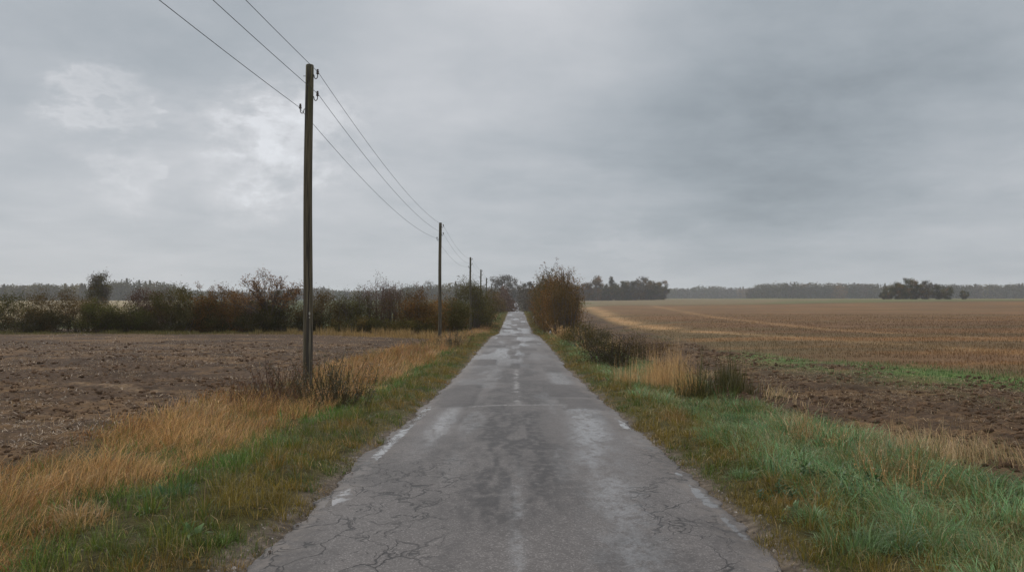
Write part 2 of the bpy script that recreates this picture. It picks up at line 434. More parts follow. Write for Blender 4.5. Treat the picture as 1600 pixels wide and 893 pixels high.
# ------------------------------------------------------------------ grass
def blades(base, hgt, wid, lean_dir, lean, rng, bend=1.0):
    """base (N,3); two quads per blade, curved over towards lean_dir"""
    n = len(base)
    a = rng.random(n) * 2 * math.pi
    side = np.stack([np.cos(a), np.sin(a), np.zeros(n)], 1)
    L = np.stack([np.cos(lean_dir), np.sin(lean_dir), np.zeros(n)], 1)
    lv = lean[:, None]
    up = np.array([[0, 0, 1.]])
    m1 = base + hgt[:, None] * (.5 * up * np.sqrt(np.clip(1 - (.6 * lv) ** 2, .05, 1)) + L * .5 * lv * .6)
    tip = m1 + hgt[:, None] * (.5 * up * np.clip(1 - lv * 1.05 * bend, -.25, 1) + L * .5 * np.clip(lv * 1.15, 0, 1))
    w = wid[:, None] * .5
    V = np.stack([base - side * w, base + side * w, m1 - side * w * .8, m1 + side * w * .8, tip - side * w * .12, tip + side * w * .12], 1).reshape(-1, 3)
    b = (np.arange(n) * 6)[:, None]
    Q = np.concatenate([b + np.array([[0, 1, 3, 2]]), b + np.array([[2, 3, 5, 4]])], 1).reshape(-1, 4)
    return V, Q

def grow(name, x, y, hgt, wid, lean, ldir, col, rng, label, cat, bend=1.0, sink=.02):
    z = G(x, y) - sink
    V, Q = blades(np.stack([x, y, z], 1), hgt, wid, ldir, lean, rng, bend)
    me = quads(name, V, Q, np.repeat(col, 6, 0))
    return link(name, me, MAT_GRASS, None, label=label, cat=cat, kind='stuff')

def logy(n, y0, y1, rng): return y0 * (y1 / y0) ** rng.random(n)
def mixc(a, b, t): return np.array(a)[None] * (1 - t[:, None]) + np.array(b)[None] * t[:, None]

def build_grass():
    rng = np.random.default_rng(21)
    def tufts(n, per, y0, y1, xf, R, rng):
        nt = n // per; yc = logy(nt, y0, y1, rng); xc = xf(yc); k = np.repeat(np.arange(nt), per)
        m = len(k); rr = np.sqrt(rng.random(m)); a = rng.random(m) * 2 * math.pi
        Rk = (R * np.clip((yc / 8) ** .5, .85, 3) * (.5 + rng.random(nt)))[k]
        return xc[k] + rr * Rk * np.cos(a), yc[k] + rr * Rk * np.sin(a), xc[k], yc[k], k, a, rr, nt
    # ---- short verge turf, both sides
    x, y, xc, yc, k, a, rr, nt = tufts(330000, 20, 2.6, 240, lambda yy: np.where(rng.random(len(yy)) < .48, -1, 1) * (1.86 + 3.2 * rng.random(len(yy)) ** 1.35), .075, rng)
    n = len(x); sgn = np.sign(xc); th = (.35 + 1.1 * rng.random(nt) ** 1.6)[k]; tr_ = rng.random(nt)[k]
    w2 = fbm(xc * .8, yc * .8, 101); w6 = fbm(xc * 2.4, yc * 2.4, 103, 3)
    ax = np.abs(x); edge = np.where(sgn < 0, -edge_l(y), edge_r(y))
    ex = ax - edge + .10 - .50 * (fbm(x * 0 + sgn * 7, y * 1.3, 105, 4) - .36)
    tan_l = ss(-.4, .4, ax - (3.75 + 1.0 * (fbm(x * .3, y * .3, 107) - .5) - .5 * ss(20, 60, y))) * (sgn < 0)
    keep = (ex > 0) & (rng.random(n) > tan_l * .6) & (rng.random(n) < .45 + ss(0, .2, ex))
    x, y, sgn, w2, w6, ax, ex, a, rr, th, tr_ = [v[keep] for v in (x, y, sgn, w2, w6, ax, ex, a, rr, th, tr_)]
    n = len(x)
    sc = np.clip((y / 7) ** .55, .8, 5)
    hg = np.clip((.05 + .05 * ss(0, .2, ex) + .09 * ss(.1, .9, ex) + .10 * (w2 - .4)) * (.6 + .8 * rng.random(n)) * (.7 + .6 * w6) * th, .03, .5)
    wd = .0044 * sc * (.7 + .7 * rng.random(n))
    olive = np.clip(ss(.34, .56, w2 + .35 * (tr_ - .5)) * ss(1.9, .6, ex) + .25 * (rng.random(n) < .3), 0, 1)
    col = mixc((.074, .112, .017), (.17, .125, .022), olive)
    lush = ss(.8, 1.6, ex) * ss(.30, .48, fbm(x * .5, y * .4, 109) + .2 * (tr_ - .5))
    lc = np.where((sgn > 0)[:, None], np.array([.105, .18, .065]), np.array([.085, .185, .032]))
    col = col * (1 - .75 * lush[:, None]) + lc * .75 * lush[:, None]
    rust = ss(.58, .72, fbm(x * 1.1 + 40, y * 1.1, 111) + .15 * (tr_ - .5)) * .55
    col = col * (1 - rust[:, None]) + np.array([.24, .12, .03]) * rust[:, None]
    dead = rng.random(n) < .07
    col[dead] = np.array([.36, .25, .12])
    col *= ((.5 + 1.0 * rng.random(n)) * (.75 + .5 * tr_))[:, None]
    ld = a + rng.normal(size=n) * .5
    grow('verge_grass', x, y, hg, wd, np.clip(.15 + .6 * rr + .2 * rng.normal(size=n), .03, 1.0), ld, col, rng, 'short green and olive grass on both verges along the asphalt edge', 'grass')
    # ---- lush matted long grass on the right bank
    x, y, xc, yc, k, a, rr, nt = tufts(150000, 60, 3.0, 120, lambda yy: 2.6 + 2.5 * rng.random(len(yy)) + .9 * ss(10, 5, yy) * rng.random(len(yy)), .16, rng)
    n = len(x); c1 = fbm(xc * .9, yc * .7, 121); tr_ = rng.random(nt)[k]; th = (.4 + 1.0 * rng.random(nt))[k]; wdir = (2.2 + (fbm(xc * .8, yc * .8, 125) - .5) * 8)
    keep = (c1 > .39) & (xc + .4 * (c1 - .5) > 2.8) & (xc < 4.9 + .8 * ss(9, 5, yc) + (c1 - .5))
    x, y, c1, a, rr, tr_, th, wdir = [v[keep] for v in (x, y, c1, a, rr, tr_, th, wdir)]; n = len(x)
    sc = np.clip((y / 7) ** .55, .8, 5)
    hg = (.16 + .24 * rng.random(n)) * (.4 + c1) * th
    t = np.clip(ss(.3, .7, fbm(x * 1.6, y * 1.6, 123) + .5 * (tr_ - .5)) + .3 * (rng.random(n) - .5), 0, 1)
    col = mixc((.046, .125, .026), (.155, .285, .105), t)
    ol = (rng.random(n) < .16) | (tr_ < .2); col[ol] = np.array([.17, .145, .035])
    dd = rng.random(n) < .05; col[dd] = np.array([.38, .28, .14])
    col *= (.55 + .9 * rng.random(n))[:, None]
    mixd = np.where(rng.random(n) < .6, a, wdir)
    grow('long_green_grass', x, y, hg, .0055 * sc * (.7 + .6 * rng.random(n)), np.clip(.6 + .5 * rr + .2 * rng.normal(size=n), .25, 1.2), mixd + rng.normal(size=n) * .35, col, rng,
         'long blue green grass lying matted along the bank beside the stubble field', 'grass')
    # ---- tall dry grass on the pole side
    lo = lambda yy: 3.5 + 1.1 * (fbm(yy * .25, yy * 0, 131) - .5) - .45 * ss(20, 60, yy)
    hi = lambda yy: 5.6 + 1.8 * (fbm(yy * .2, yy * 0 + 4, 133) - .5) + .5 * ss(8, 14, yy) - 1.1 * ss(30, 70, yy)
    x, y, xc, yc, k, a, rr, nt = tufts(210000, 36, 3.0, 120, lambda yy: -(lo(yy) + (hi(yy) - lo(yy) + .5) * rng.beta(1.4, 1.6, len(yy))), .16, rng)
    uu = np.clip((-xc - lo(yc)) / (hi(yc) - lo(yc) + .5), .05, .95); c1 = fbm(xc * .8, yc * .8, 135); tr_ = rng.random(nt)[k]; th = (.35 + 1.15 * rng.random(nt) ** 1.3)[k]
    n = len(x); wdir = .5 + (fbm(xc * .6, yc * .6, 139) - .5) * 5
    keep = c1 > .34 + .12 * tr_
    x, y, c1, uu, a, rr, tr_, th, wdir = [v[keep] for v in (x, y, c1, uu, a, rr, tr_, th, wdir)]; n = len(x)
    sc = np.clip((y / 7) ** .6, .8, 5)
    hg = (.14 + .34 * rng.random(n) ** 1.4) * (.45 + .9 * c1) * th * (.55 + .55 * np.sin(uu * math.pi)) * (.95 + .25 * ss(12, 22, y)) * (1 - .4 * gauss((y - 19.3) / 2.2) * gauss((x + 5.0) / .9))
    t = np.clip(ss(.3, .7, fbm(x * .7, y * .7, 137) + .6 * (tr_ - .5)) + .4 * (rng.random(n) - .5), 0, 1)
    col = mixc((.28, .125, .034), (.56, .345, .14), t)
    oc = (rng.random(n) < .10 + .3 * ss(.52, .38, c1)) | (tr_ < .10); col[oc] = np.array([.15, .135, .03])
    br = (rng.random(n) < .12) | (tr_ > .93); col[br] = np.array([.21, .10, .038])
    col *= (.55 + .9 * rng.random(n))[:, None]
    mixd = np.where(rng.random(n) < .5, a, wdir)
    grow('tall_dry_grass', x, y, hg, .0045 * sc * (.7 + .6 * rng.random(n)), np.clip(.3 + .4 * rr + .2 * rng.normal(size=n), .05, 1.05), mixd + rng.normal(size=n) * .3, col, rng,
         'tall tan dry grass along the foot of the utility poles', 'grass')
    # ---- dry fringe between right bank and field, patchy
    n = 60000
    y = logy(n, 3.5, 140, rng); x = 4.1 + 2.2 * rng.beta(2, 2, n) + .9 * ss(9, 4.5, y)
    c1 = fbm(x * .55, y * .3, 141); keep = c1 > .57 + .10 * rng.random(n)
    x, y, c1 = x[keep], y[keep], c1[keep]; n = len(x); sc = np.clip((y / 7) ** .6, .8, 5)
    hg = (.15 + .4 * rng.random(n) ** 1.6) * (.4 + c1)
    col = mixc((.30, .20, .075), (.56, .39, .20), rng.random(n)); oc = rng.random(n) < .35; col[oc] = np.array([.13, .12, .035])
    col *= (.7 + .6 * rng.random(n))[:, None]
    grow('dry_fringe_grass', x, y, hg, .0042 * sc, np.clip(.7 + .25 * rng.normal(size=n), .03, 1.1), .8 + (fbm(x * .5, y * .5, 143) - .5) * 5 + rng.normal(size=n) * .5, col, rng,
         'patchy tan grass fringe between the green bank and bare soil', 'grass')
    # ---- rank grass along the foot of the hedge
    n = 26000
    x = -3.6 - 62 * rng.random(n) ** 1.1; y = 59.5 + 2.4 * rng.normal(size=n) * .5 + 1.4 * (fbm(x * .2, x * 0, 151) - .5) - 1.2 * ss(-22, -8, x) * rng.random(n)
    c1 = fbm(x * .4, y * .4, 153)
    hg = (.2 + .45 * rng.random(n)) * (.4 + c1) * (.42 + .5 * ss(-24, -9, x)) * (.6 + .9 * (fbm(x * 1.1, y, 154, 3) > .55))
    tn = ss(-24, -9, x) * .6 + .3 * (rng.random(n) - .3)
    col = mixc((.10, .095, .025), (.46, .29, .12), np.clip(tn, 0, 1)) * (.6 + .7 * rng.random(n))[:, None]
    grow('field_edge_grass', x, y, hg, np.full(n, .03), np.clip(.3 + .25 * rng.normal(size=n), 0, 1), rng.random(n) * 6.3, col, rng, 'rough olive and tan grass strip along the foot of the long hedge', 'grass')
    # ---- straw lying and stubble standing on the bare soil
    n = 110000
    y = logy(n, 4.5, 60, rng); right = rng.random(n) < .5
    x = np.where(right, 4.6 + 9 * rng.random(n) + .1 * y, -(5.2 + (6 + .42 * y) * rng.random(n)))
    c1 = fbm(x * .5, y * .6, 161) * .6 + fbm(x * 2.2, y * 2.2, 163, 3) * .4
    verge, stub, green = regions(x, y)
    keep = (c1 > .45 + .09 * rng.random(n)) & (verge < .3) & (np.where(right, stub, 0) < .6)
    x, y, right = x[keep], y[keep], right[keep]; n = len(x); sc = np.clip((y / 7) ** .6, .8, 4)
    stand = rng.random(n) < .22
    hg = np.where(stand, .06 + .10 * rng.random(n), .06 + .16 * rng.random(n) ** 2)
    col = mixc((.13, .08, .038), (.42, .30, .17), rng.random(n) ** 1.6) * (.6 + .6 * rng.random(n))[:, None]
    z = G(x, y) + np.where(stand, -.02, .015)
    V, Q = blades(np.stack([x, y, z], 1), hg, .006 * sc * (.6 + rng.random(n)), rng.random(n) * 6.3, np.where(stand, .15, 1.5), rng)
    link('straw', quads('straw', V, Q, np.repeat(col, 6, 0)), MAT_GRASS, None, label='bleached straw bits strewn over the bare ploughed soil', cat='straw', kind='stuff')
    # ---- stubble blades on the brown field and the green regrowth strip
    n = 150000
    y = logy(n, 9, 150, rng); x = 8 + (8 + .62 * y) * rng.random(n) ** .8
    verge, stub, green = regions(x, y)
    ph = np.sin((x + .3 * fbm(x * .1, y * .05, 171)) * 2 * math.pi / .5) 
    g = rng.random(n) < green * .9
    keep = g | ((stub > rng.random(n)) & (fbm(x * .3, y * .8, 173) > .36))
    x, y, g = x[keep], y[keep], g[keep]; n = len(x); sc = np.clip((y / 7) ** .75, .8, 7)
    col = stubble_colour(x, y) * 1.25
    col[g] = np.array([.07, .135, .035])
    col *= (.7 + .6 * rng.random(n))[:, None]
    grow('stubble', x, y, (.06 + .12 * rng.random(n)) * np.where(g, .9, 1.), .006 * sc, np.clip(.25 + .2 * rng.normal(size=n), 0, 1), rng.random(n) * 6.3, col, rng,
         'brown cut stubble with a green regrowth strip in the wide field', 'stubble')
    # ---- clods
    n = 34000
    y = logy(n, 5, 46, rng); right = rng.random(n) < .5
    x = np.where(right, 4.9 + 9 * rng.random(n), -(5.4 + (6 + .42 * y) * rng.random(n)))
    verge, stub, green = regions(x, y)
    keep = (verge < .25) & (np.where(right, stub, 0) < .4) & (fbm(x * .7, y * .7, 181) > .42)
    x, y = x[keep], y[keep]; n = len(x)
    s = (.012 + .045 * rng.random(n) ** 4) * np.clip((y / 9) ** .3, 1, 1.6)
    z = G(x, y)
    th = np.array([0, 1, 2, 3]) * math.pi / 2
    ring = np.stack([np.cos(th), np.sin(th), np.zeros(4)], 1)
    def lv(r, h): 
        o = ring[None] * r[:, None, None] * (.7 + .6 * rng.random((n, 4, 1))); o[:, :, 2] += h[:, None] * (.7 + .6 * rng.random((n, 4))); return o
    a0 = rng.random(n) * 6.3
    L0 = lv(s * .9, -s * .6); L1 = lv(s * 1.1, s * .25); L2 = lv(s * .6, s * .7)
    V = np.concatenate([L0, L1, L2], 1)
    c, d = np.cos(a0)[:, None], np.sin(a0)[:, None]
    V = np.stack([V[:, :, 0] * c - V[:, :, 1] * d, V[:, :, 0] * d + V[:, :, 1] * c, V[:, :, 2]], -1) + np.stack([x, y, z], -1)[:, None]
    b = (np.arange(n) * 12)[:, None]; fs = []
    for l in (0, 4):
        for k in range(4): fs.append(b + np.array([[l + k, l + (k + 1) % 4, l + 4 + (k + 1) % 4, l + 4 + k]]))
    fs.append(b + np.array([[8, 9, 10, 11]]))
    Q = np.concatenate(fs, 1).reshape(-1, 4)
    col = np.repeat(np.array([.075, .046, .027])[None] * (.6 + .9 * rng.random((n, 1))), 12, 0)
    link('soil_clods', quads('soil_clods', V.reshape(-1, 3), Q, col), MAT_SOIL, None, label='dark crumbly soil clods scattered over the ploughed ground', cat='soil clods', kind='stuff')
    # ---- pebbles and grit along the broken asphalt edges
    n = 3500
    y = logy(n, 4.5, 26, rng); sg = np.where(rng.random(n) < .5, -1, 1)
    x = np.where(sg < 0, edge_l(y), edge_r(y)) + sg * (np.abs(rng.normal(size=n)) * .16 - .06)
    s = .003 + .010 * rng.random(n) ** 6
    z = np.where(np.abs(x) < 1.85, P(y) + .012, G(x, y))
    C = np.stack([x, y, z + s * .3], 1)
    V = C[:, None] + np.array([[-1, -1, -.5], [1, -1, -.5], [1, 1, -.5], [-1, 1, -.5], [-.6, -.5, .7], [.5, -.6, .6], [.6, .6, .75], [-.5, .55, .6]])[None] * s[:, None, None] * (.7 + .6 * rng.random((n, 8, 1)))
    b = (np.arange(n) * 8)[:, None]
    Q = np.concatenate([b + np.array([q]) for q in ([4, 5, 6, 7], [0, 1, 5, 4], [1, 2, 6, 5], [2, 3, 7, 6], [3, 0, 4, 7])], 1).reshape(-1, 4)
    col = np.repeat(mixc((.08, .066, .055), (.26, .23, .20), rng.random(n) ** 2), 8, 0)
    link('gravel', quads('gravel', V.reshape(-1, 3), Q, col), MAT_SOIL, None, label='loose grit and pebbles along both crumbling road edges', cat='gravel', kind='stuff')

def plain_col(name, rough=.85):
    m = M(name); p = m.pos(); n = m.noise(p, 40., 4, .7)
    v = m.n('ShaderNodeVectorMath', {0: m.attr('col').outputs['Vector'], 'Scale': m.ramp(n, .3, .7, .6, 1.35)}, operation='SCALE').outputs[0]
    m.set(m.b, 'Base Color', v); m.b.inputs['Roughness'].default_value = rough; m.b.inputs['Specular IOR Level'].default_value = .05; m.bump(n, .6, .01)
    return m.m
MAT_SOIL = plain_col('soil')

# ------------------------------------------------------------------ shrubs and trees
OLIVE = [(.082, .070, .016, 3), (.052, .050, .013, 3), (.13, .10, .022, 1.2), (.15, .085, .02, .6)]
DARK = [(.04, .037, .012, 3), (.055, .048, .015, 2), (.075, .046, .016, 1.3)]
RUST = [(.17, .078, .020, 3), (.115, .058, .018, 3), (.26, .13, .03, 1.2), (.07, .054, .015, 1.6)]
BROWN = [(.115, .075, .026, 3), (.08, .056, .020, 3), (.17, .10, .034, 1)]
PURPLE = [(.11, .065, .045, 3), (.085, .055, .042, 2), (.15, .09, .055, 1)]
GREEN = [(.085, .085, .016, 3), (.058, .058, .014, 3), (.12, .10, .024, 1)]
GREY = [(.10, .085, .065, 3), (.075, .065, .05, 2)]

def shrub(name, label, x, y, w, h, dep, pal, nleaf, leaf=.11, nstem=14, shoots=10, seed=0, group=None, cat='shrub', shape=.55, base=None, bark=None, low=.0, twigs=5):
    rng = np.random.default_rng(1000 + seed)
    thick = .55 if nleaf < 4000 and shoots > 20 else 1.
    z = float(G0(np.array(x), np.array(y))) if base is None else base
    root = empty(name, (x, y, z), label=label, cat=cat, group=group)
    K = int(10 + w * dep * h * 1.6)
    cx = (rng.random(K) - .5) * w; cy = (rng.random(K) - .5) * dep
    prof = (1 - shape * (np.abs(cx) / (w * .5)) ** 2.2) * (.60 + .52 * vn(cx * 1.6 / max(1, w / 4) + seed * 3.1, cx * 0, seed))
    cz = h * prof * (low + (1 - low) * rng.random(K) ** .75)
    C = np.stack([cx, cy, cz], 1)
    # stems
    p0, p1, r0, r1 = [], [], [], []
    idx = rng.choice(K, nstem * 2)
    tips = []
    for i in range(nstem + shoots):
        b = np.array([(rng.random() - .5) * w * .7, (rng.random() - .5) * dep * .6, -.1])
        if i < nstem: t = C[idx[i]] + np.array([0, 0, .1])
        else:
            tx = (rng.random() - .5) * w * .9
            tz = h * (1 - shape * (abs(tx) / (w * .5)) ** 2.2) * (.82 + .2 * rng.random())
            t = np.array([tx, (rng.random() - .5) * dep, tz]); b[0] = tx * .7
        prev = b; rr = (.012 + .007 * h * (.5 + rng.random())) * thick
        mid = (b + t) / 2 + rng.normal(size=3) * np.array([.18, .18, .05]) * h * .3
        pts = [b, b * .4 + mid * .6 + [0, 0, .1 * h], mid * .4 + t * .6, t]
        for k in range(3):
            p0.append(pts[k]); p1.append(pts[k + 1]); r0.append(rr * (1 - k * .3)); r1.append(rr * (1 - (k + 1) * .3))
        for k in range(twigs):
            f = .35 + .65 * rng.random(); q = b + (t - b) * f if f < .5 else mid * (1 - (f - .5) * 2) + t * (f - .5) * 2
            d = rng.normal(size=3) * np.array([.6, .6, .35]); d[2] = abs(d[2]) + .5
            e = q + d / np.linalg.norm(d) * h * (.10 + .16 * rng.random())
            p0.append(q); p1.append(e); r0.append(rr * .35); r1.append(rr * .12); tips.append(e)
    V, Q = tubes(p0, p1, r0, r1, 4)
    link('branches', quads('branches', V, Q), bark or MAT_BARK, root)
    if nleaf:
        k = rng.integers(0, K, nleaf)
        sg = .16 + .11 * h * .35
        L = C[k] + rng.normal(size=(nleaf, 3)) * np.array([sg * 1.2, sg, sg])
        nt = int(nleaf * .16); tp = np.array(tips)
        L[:nt] = tp[rng.integers(0, len(tp), nt)] + rng.normal(size=(nt, 3)) * .10
        L[:, 2] = np.abs(L[:, 2]) + .02
        kc = palette(pal, K, rng, .1)
        col = kc[k] * .6 + palette(pal, nleaf, rng, .16) * .4
        V, Q = leaves(L, leaf, rng, .6)
        link('foliage', quads('foliage', V, Q, np.repeat(col, 4, 0)), MAT_LEAF, root)
    return root

def fan_tree(seed, h, w, dep, pal, nleaf, leaf, limbs=14, per=12, twigs=6, low=.16, r=.085, bark=None):
    '''an open crown: limbs fan out of a short trunk, branches and twigs fill a rounded outline'''
    rng = np.random.default_rng(seed)
    p0, p1, r0, r1, tips = [], [], [], [], []
    def seg(a, b, ra, rb): p0.append(a); p1.append(b); r0.append(ra); r1.append(rb)
    base = np.array([0, 0, -.15]); fork = np.array([.03 * h, 0, low * h])
    seg(base, fork, r * 1.2, r)
    for i in range(limbs):
        th = (-.5 + (i + .5) / limbs) * math.pi * .92 + rng.normal() * .08
        el = .72 + .28 * rng.random()
        e = np.array([math.sin(th) * w * .5 * el, rng.normal() * dep * .25, low * h + (h * (1 - low)) * (abs(math.cos(th)) ** .8 * el)])
        pts = [fork + (e - fork) * t + np.array([0, 0, .14 * h * math.sin(t * math.pi) * abs(math.sin(th))]) + rng.normal(size=3) * .018 * h * (0 < t < 1) for t in (0, .25, .5, .75, 1)]
        for k in range(4): seg(pts[k], pts[k + 1], r * .6 * (1 - k * .21), r * .6 * (1 - (k + 1) * .21))
        for j in range(per):
            f = .22 + .78 * rng.random(); k = min(3, int(f * 4)); q = pts[k] + (pts[k + 1] - pts[k]) * (f * 4 - k)
            d = (e - fork) / np.linalg.norm(e - fork) + rng.normal(size=3) * np.array([.5, .5, .4]); d[2] += .35; d /= np.linalg.norm(d)
            b = q + d * h * (.10 + .12 * rng.random()); seg(q, b, r * .16, r * .09); tips.append(b)
            for t in range(twigs):
                g = .3 + .7 * rng.random(); a = q + (b - q) * g
                dd = d + rng.normal(size=3) * .55; dd[2] += .25; dd /= np.linalg.norm(dd)
                c = a + dd * h * (.05 + .07 * rng.random()); seg(a, c, r * .085, r * .04); tips.append(c)
    A0, A1, T = np.array(p0), np.array(p1), np.array(tips)
    f = np.array([w / (T[:, 0].max() - T[:, 0].min()), 1, h / T[:, 2].max()]); A0, A1, T = A0 * f, A1 * f, T * f
    V, Q = tubes(A0, A1, r0, r1, 4); tm = quads('trunk', V, Q); tm.materials.append(bark or MAT_BARK)
    k = rng.integers(0, len(T), nleaf)
    # leaves hang on in bunches: some tips keep many, others none
    keepw = vn(T[k][:, 0] * 3.2, T[k][:, 2] * 3.2, seed) > .28
    L = (T[k] + rng.normal(size=(nleaf, 3)) * .02 * h)[keepw]
    V, Q = leaves(L, leaf, rng, .6)
    cm = quads('crown', V, Q, np.repeat(palette(pal, len(L), rng, .2), 4, 0)); cm.materials.append(MAT_LEAF)
    return tm, cm

def crown_tree(seed, h, w, pal, nleaf, leaf, conifer=False, low=.12):
    """a distant tree: trunk, limbs and a lumpy volume of leaf clumps"""
    rng = np.random.default_rng(seed)
    K = 34
    if conifer:
        cz = h * (low + (1 - low) * rng.random(K * 2) ** 1.0); rad = w * .5 * (1 - (cz / h)) ** .8 + .15
        an = rng.random(K * 2) * 6.3; rr = rad * np.sqrt(rng.random(K * 2))
        C = np.stack([np.cos(an) * rr, np.sin(an) * rr, cz - .0], 1); sg = .035 * h
    else:
        v = rng.normal(size=(K, 3)); v /= np.linalg.norm(v, axis=1, keepdims=True); v *= (.35 + .65 * rng.random((K, 1)) ** .5)
        C = v * np.array([w * .46, w * .46, h * (1 - low) * .48]) + np.array([0, 0, h * (low + (1 - low) * .5)]); sg = .055 * h
    p0 = [np.array([0, 0, -.5])]; p1 = [np.array([0, 0, h * .6])]; r0 = [.02 * h]; r1 = [.01 * h]
    for c in C[::2]:
        p0.append(np.array([0, 0, min(c[2] * .7, h * .58)])); p1.append(c); r0.append(.007 * h); r1.append(.003 * h)
    V, Q = tubes(p0, p1, r0, r1, 5); tm = quads('trunk', V, Q); tm.materials.append(MAT_BARK)
    k = rng.integers(0, len(C), nleaf); L = C[k] + rng.normal(size=(nleaf, 3)) * sg
    L[:, 2] = np.clip(L[:, 2], .02 * h, None)
    V, Q = leaves(L, leaf, rng, .75); kc = palette(pal, len(C), rng, .12)
    cm = quads('crown', V, Q, np.repeat(kc[k], 4, 0)); cm.materials.append(MAT_LEAF)
    return tm, cm

def plant(name, meshes, x, y, label, cat='tree', group=None, s=1., rz=0., base=None, sz=None):
    z = float(G0(np.array(x), np.array(y))) if base is None else base
    o = empty(name, (x, y, z), rz, label=label, cat=cat, group=group)
    o.scale = (s, s, sz or s)
    link('trunk', meshes[0], None, o); link('crown', meshes[1], None, o)
    return o

def X(px, d): return (px - 806) / 1252 * d
def H(px_h, d): return px_h / 1252 * d

def build_hedges():
    HG = 'shrubs of the long field hedge'
    L = [  # px, d, width px, top px, palette, leaves, shoots, label
        (20, 64, 110, 466, OLIVE, 5200, 8, 'broad olive hedge shrub at the far end of the long hedge', 1),
        (105, 63, 100, 462, BROWN, 5000, 10, 'brown tinged hedge shrub next to the yellow green end shrub', 2),
        (180, 62, 84, 473, GREEN, 5200, 6, 'low yellow green rounded shrub in the hedge below the lone round tree', 3),
        (232, 64, 80, 463, PURPLE, 4600, 14, 'reddish brown twiggy hedge shrub in front of the hazy conifer wood', 4),
        (292, 63, 84, 462, OLIVE, 6000, 8, 'dense dark olive hedge shrub with a level top', 5),
        (344, 62.5, 66, 452, RUST, 5600, 8, 'olive and rust hedge shrub with one pointed shoot at its top', 6),
        (385, 64, 60, 461, PURPLE, 2400, 16, 'purplish bare twigged hedge shrub beside the broad leafless tree', 7),
        (445, 63, 84, 466, OLIVE, 4800, 10, 'olive hedge shrub just behind the nearest utility pole', 8),
        (502, 63, 62, 465, BROWN, 3000, 12, 'brown hedge shrub immediately past the nearest utility pole', 9),
        (556, 64, 54, 458, OLIVE, 2600, 12, 'thin olive hedge shrub beside the bare sapling', 11),
        (592, 65, 50, 447, PURPLE, 2000, 26, 'grey brown nearly leafless shrub of upright rods in the hedge gap', 12),
        (626, 64, 50, 444, BROWN, 1999, 24, 'reddish nearly leafless shrub of tall upright rods', 13),
        (658, 63, 54, 456, RUST, 3800, 8, 'orange brown leafy shrub beside the second utility pole', 14),
        (700, 66, 50, 467, OLIVE, 3600, 8, 'low dark olive shrub just past the second utility pole', 15),
    ]
    for px, d, wpx, top, pal, nl, sh, lab, sd in L:
        h = H(517 - top, d) * 1.12; w = H(wpx, d) * 1.2
        bare = nl < 2000
        shrub('hedge_shrub', lab, X(px, d), d, w, h * (1.03 if not bare else 1.0), 2.6, pal, int(nl * (4.2 if nl > 2000 else 3.6)), .085 if not bare else .075, 16 if not bare else 10, sh, sd, HG, shape=.35 if not bare else .45,
              bark=MAT_BARK_RED if pal is PURPLE else MAT_BARK, low=.0)
    # understory so that the foot of the hedge is closed: low brambles, one thing each
    k = 0
    for px, wpx in ((60, 120), (170, 110), (270, 110), (370, 110), (470, 100), (560, 90), (640, 90)):
        d = 61.3
        shrub('bramble', ['low dark bramble under the far end shrubs of the long hedge', 'low dark bramble under the yellow green shrub', 'low dark bramble under the level topped olive shrub', 'low dark bramble under the leafless tree',
                          'low dark bramble behind the nearest utility pole', 'low dark bramble below the bare rods of the hedge gap', 'low dark bramble in front of the orange brown shrub'][k],
              X(px, d), d, H(wpx, d), 1.5 if px < 500 else 1.35, 1.6, DARK if px < 500 else OLIVE, 9500 if px < 500 else 7000, .085, 10, 6, 40 + k, 'brambles along the hedge foot', cat='bramble', shape=.2)
        k += 1
    # leafless tree with a few brown leaves
    tm, cm = fan_tree(17, H(520 - 421, 62), 6.2, 3.4, [(.21, .115, .05, 3), (.15, .08, .038, 3), (.26, .15, .06, 1)], 7500, .10)
    plant('field_tree', (tm, cm), X(418, 62), 62, 'broad leafless tree with sparse brown leaves rising above the hedge', 'tree')
    tm, cm = fan_tree(23, H(517 - 444, 63), 1.7, 1.2, GREY, 90, .08, 6, 7, 4, .3, .05)
    plant('sapling', (tm, cm), X(540, 63), 63, 'thin bare sapling with a few upright twigs in the hedge', 'sapling')
    tm, cm = fan_tree(29, H(515 - 440, 63), 2.4, 1.6, BROWN, 260, .09, 8, 8, 5, .35, .055, MAT_BARK_RED)
    plant('sapling', (tm, cm), X(617, 63), 63.4, 'bare reddish sapling with a flat spreading top above the rods', 'sapling')
    # big olive shrub behind the third pole and shrubs along the road beyond
    RG = 'shrubs lining the road by the poles'
    shrub('roadside_shrub', 'big dark olive shrub with bare shoots behind the third utility pole', X(728, 97), 99, 5.2, 6.0, 4.5, OLIVE, 22000, .11, 22, 26, 60, RG, shape=.4)
    shrub('roadside_shrub', 'dark shrub close to the asphalt beyond the third utility pole', X(752, 104), 106, 3.4, 5.2, 7.0, OLIVE, 17000, .11, 16, 14, 61, RG, shape=.35)
    shrub('roadside_shrub', 'rust brown shrub between the second and third utility poles', X(690, 84), 84, 4.6, 3.7, 3.0, RUST, 9000, .11, 14, 10, 62, RG)
    # right: the tall rust brown hedge clump, a row of shrubs receding
    TG = 'shrubs of the tall rust brown roadside hedge'
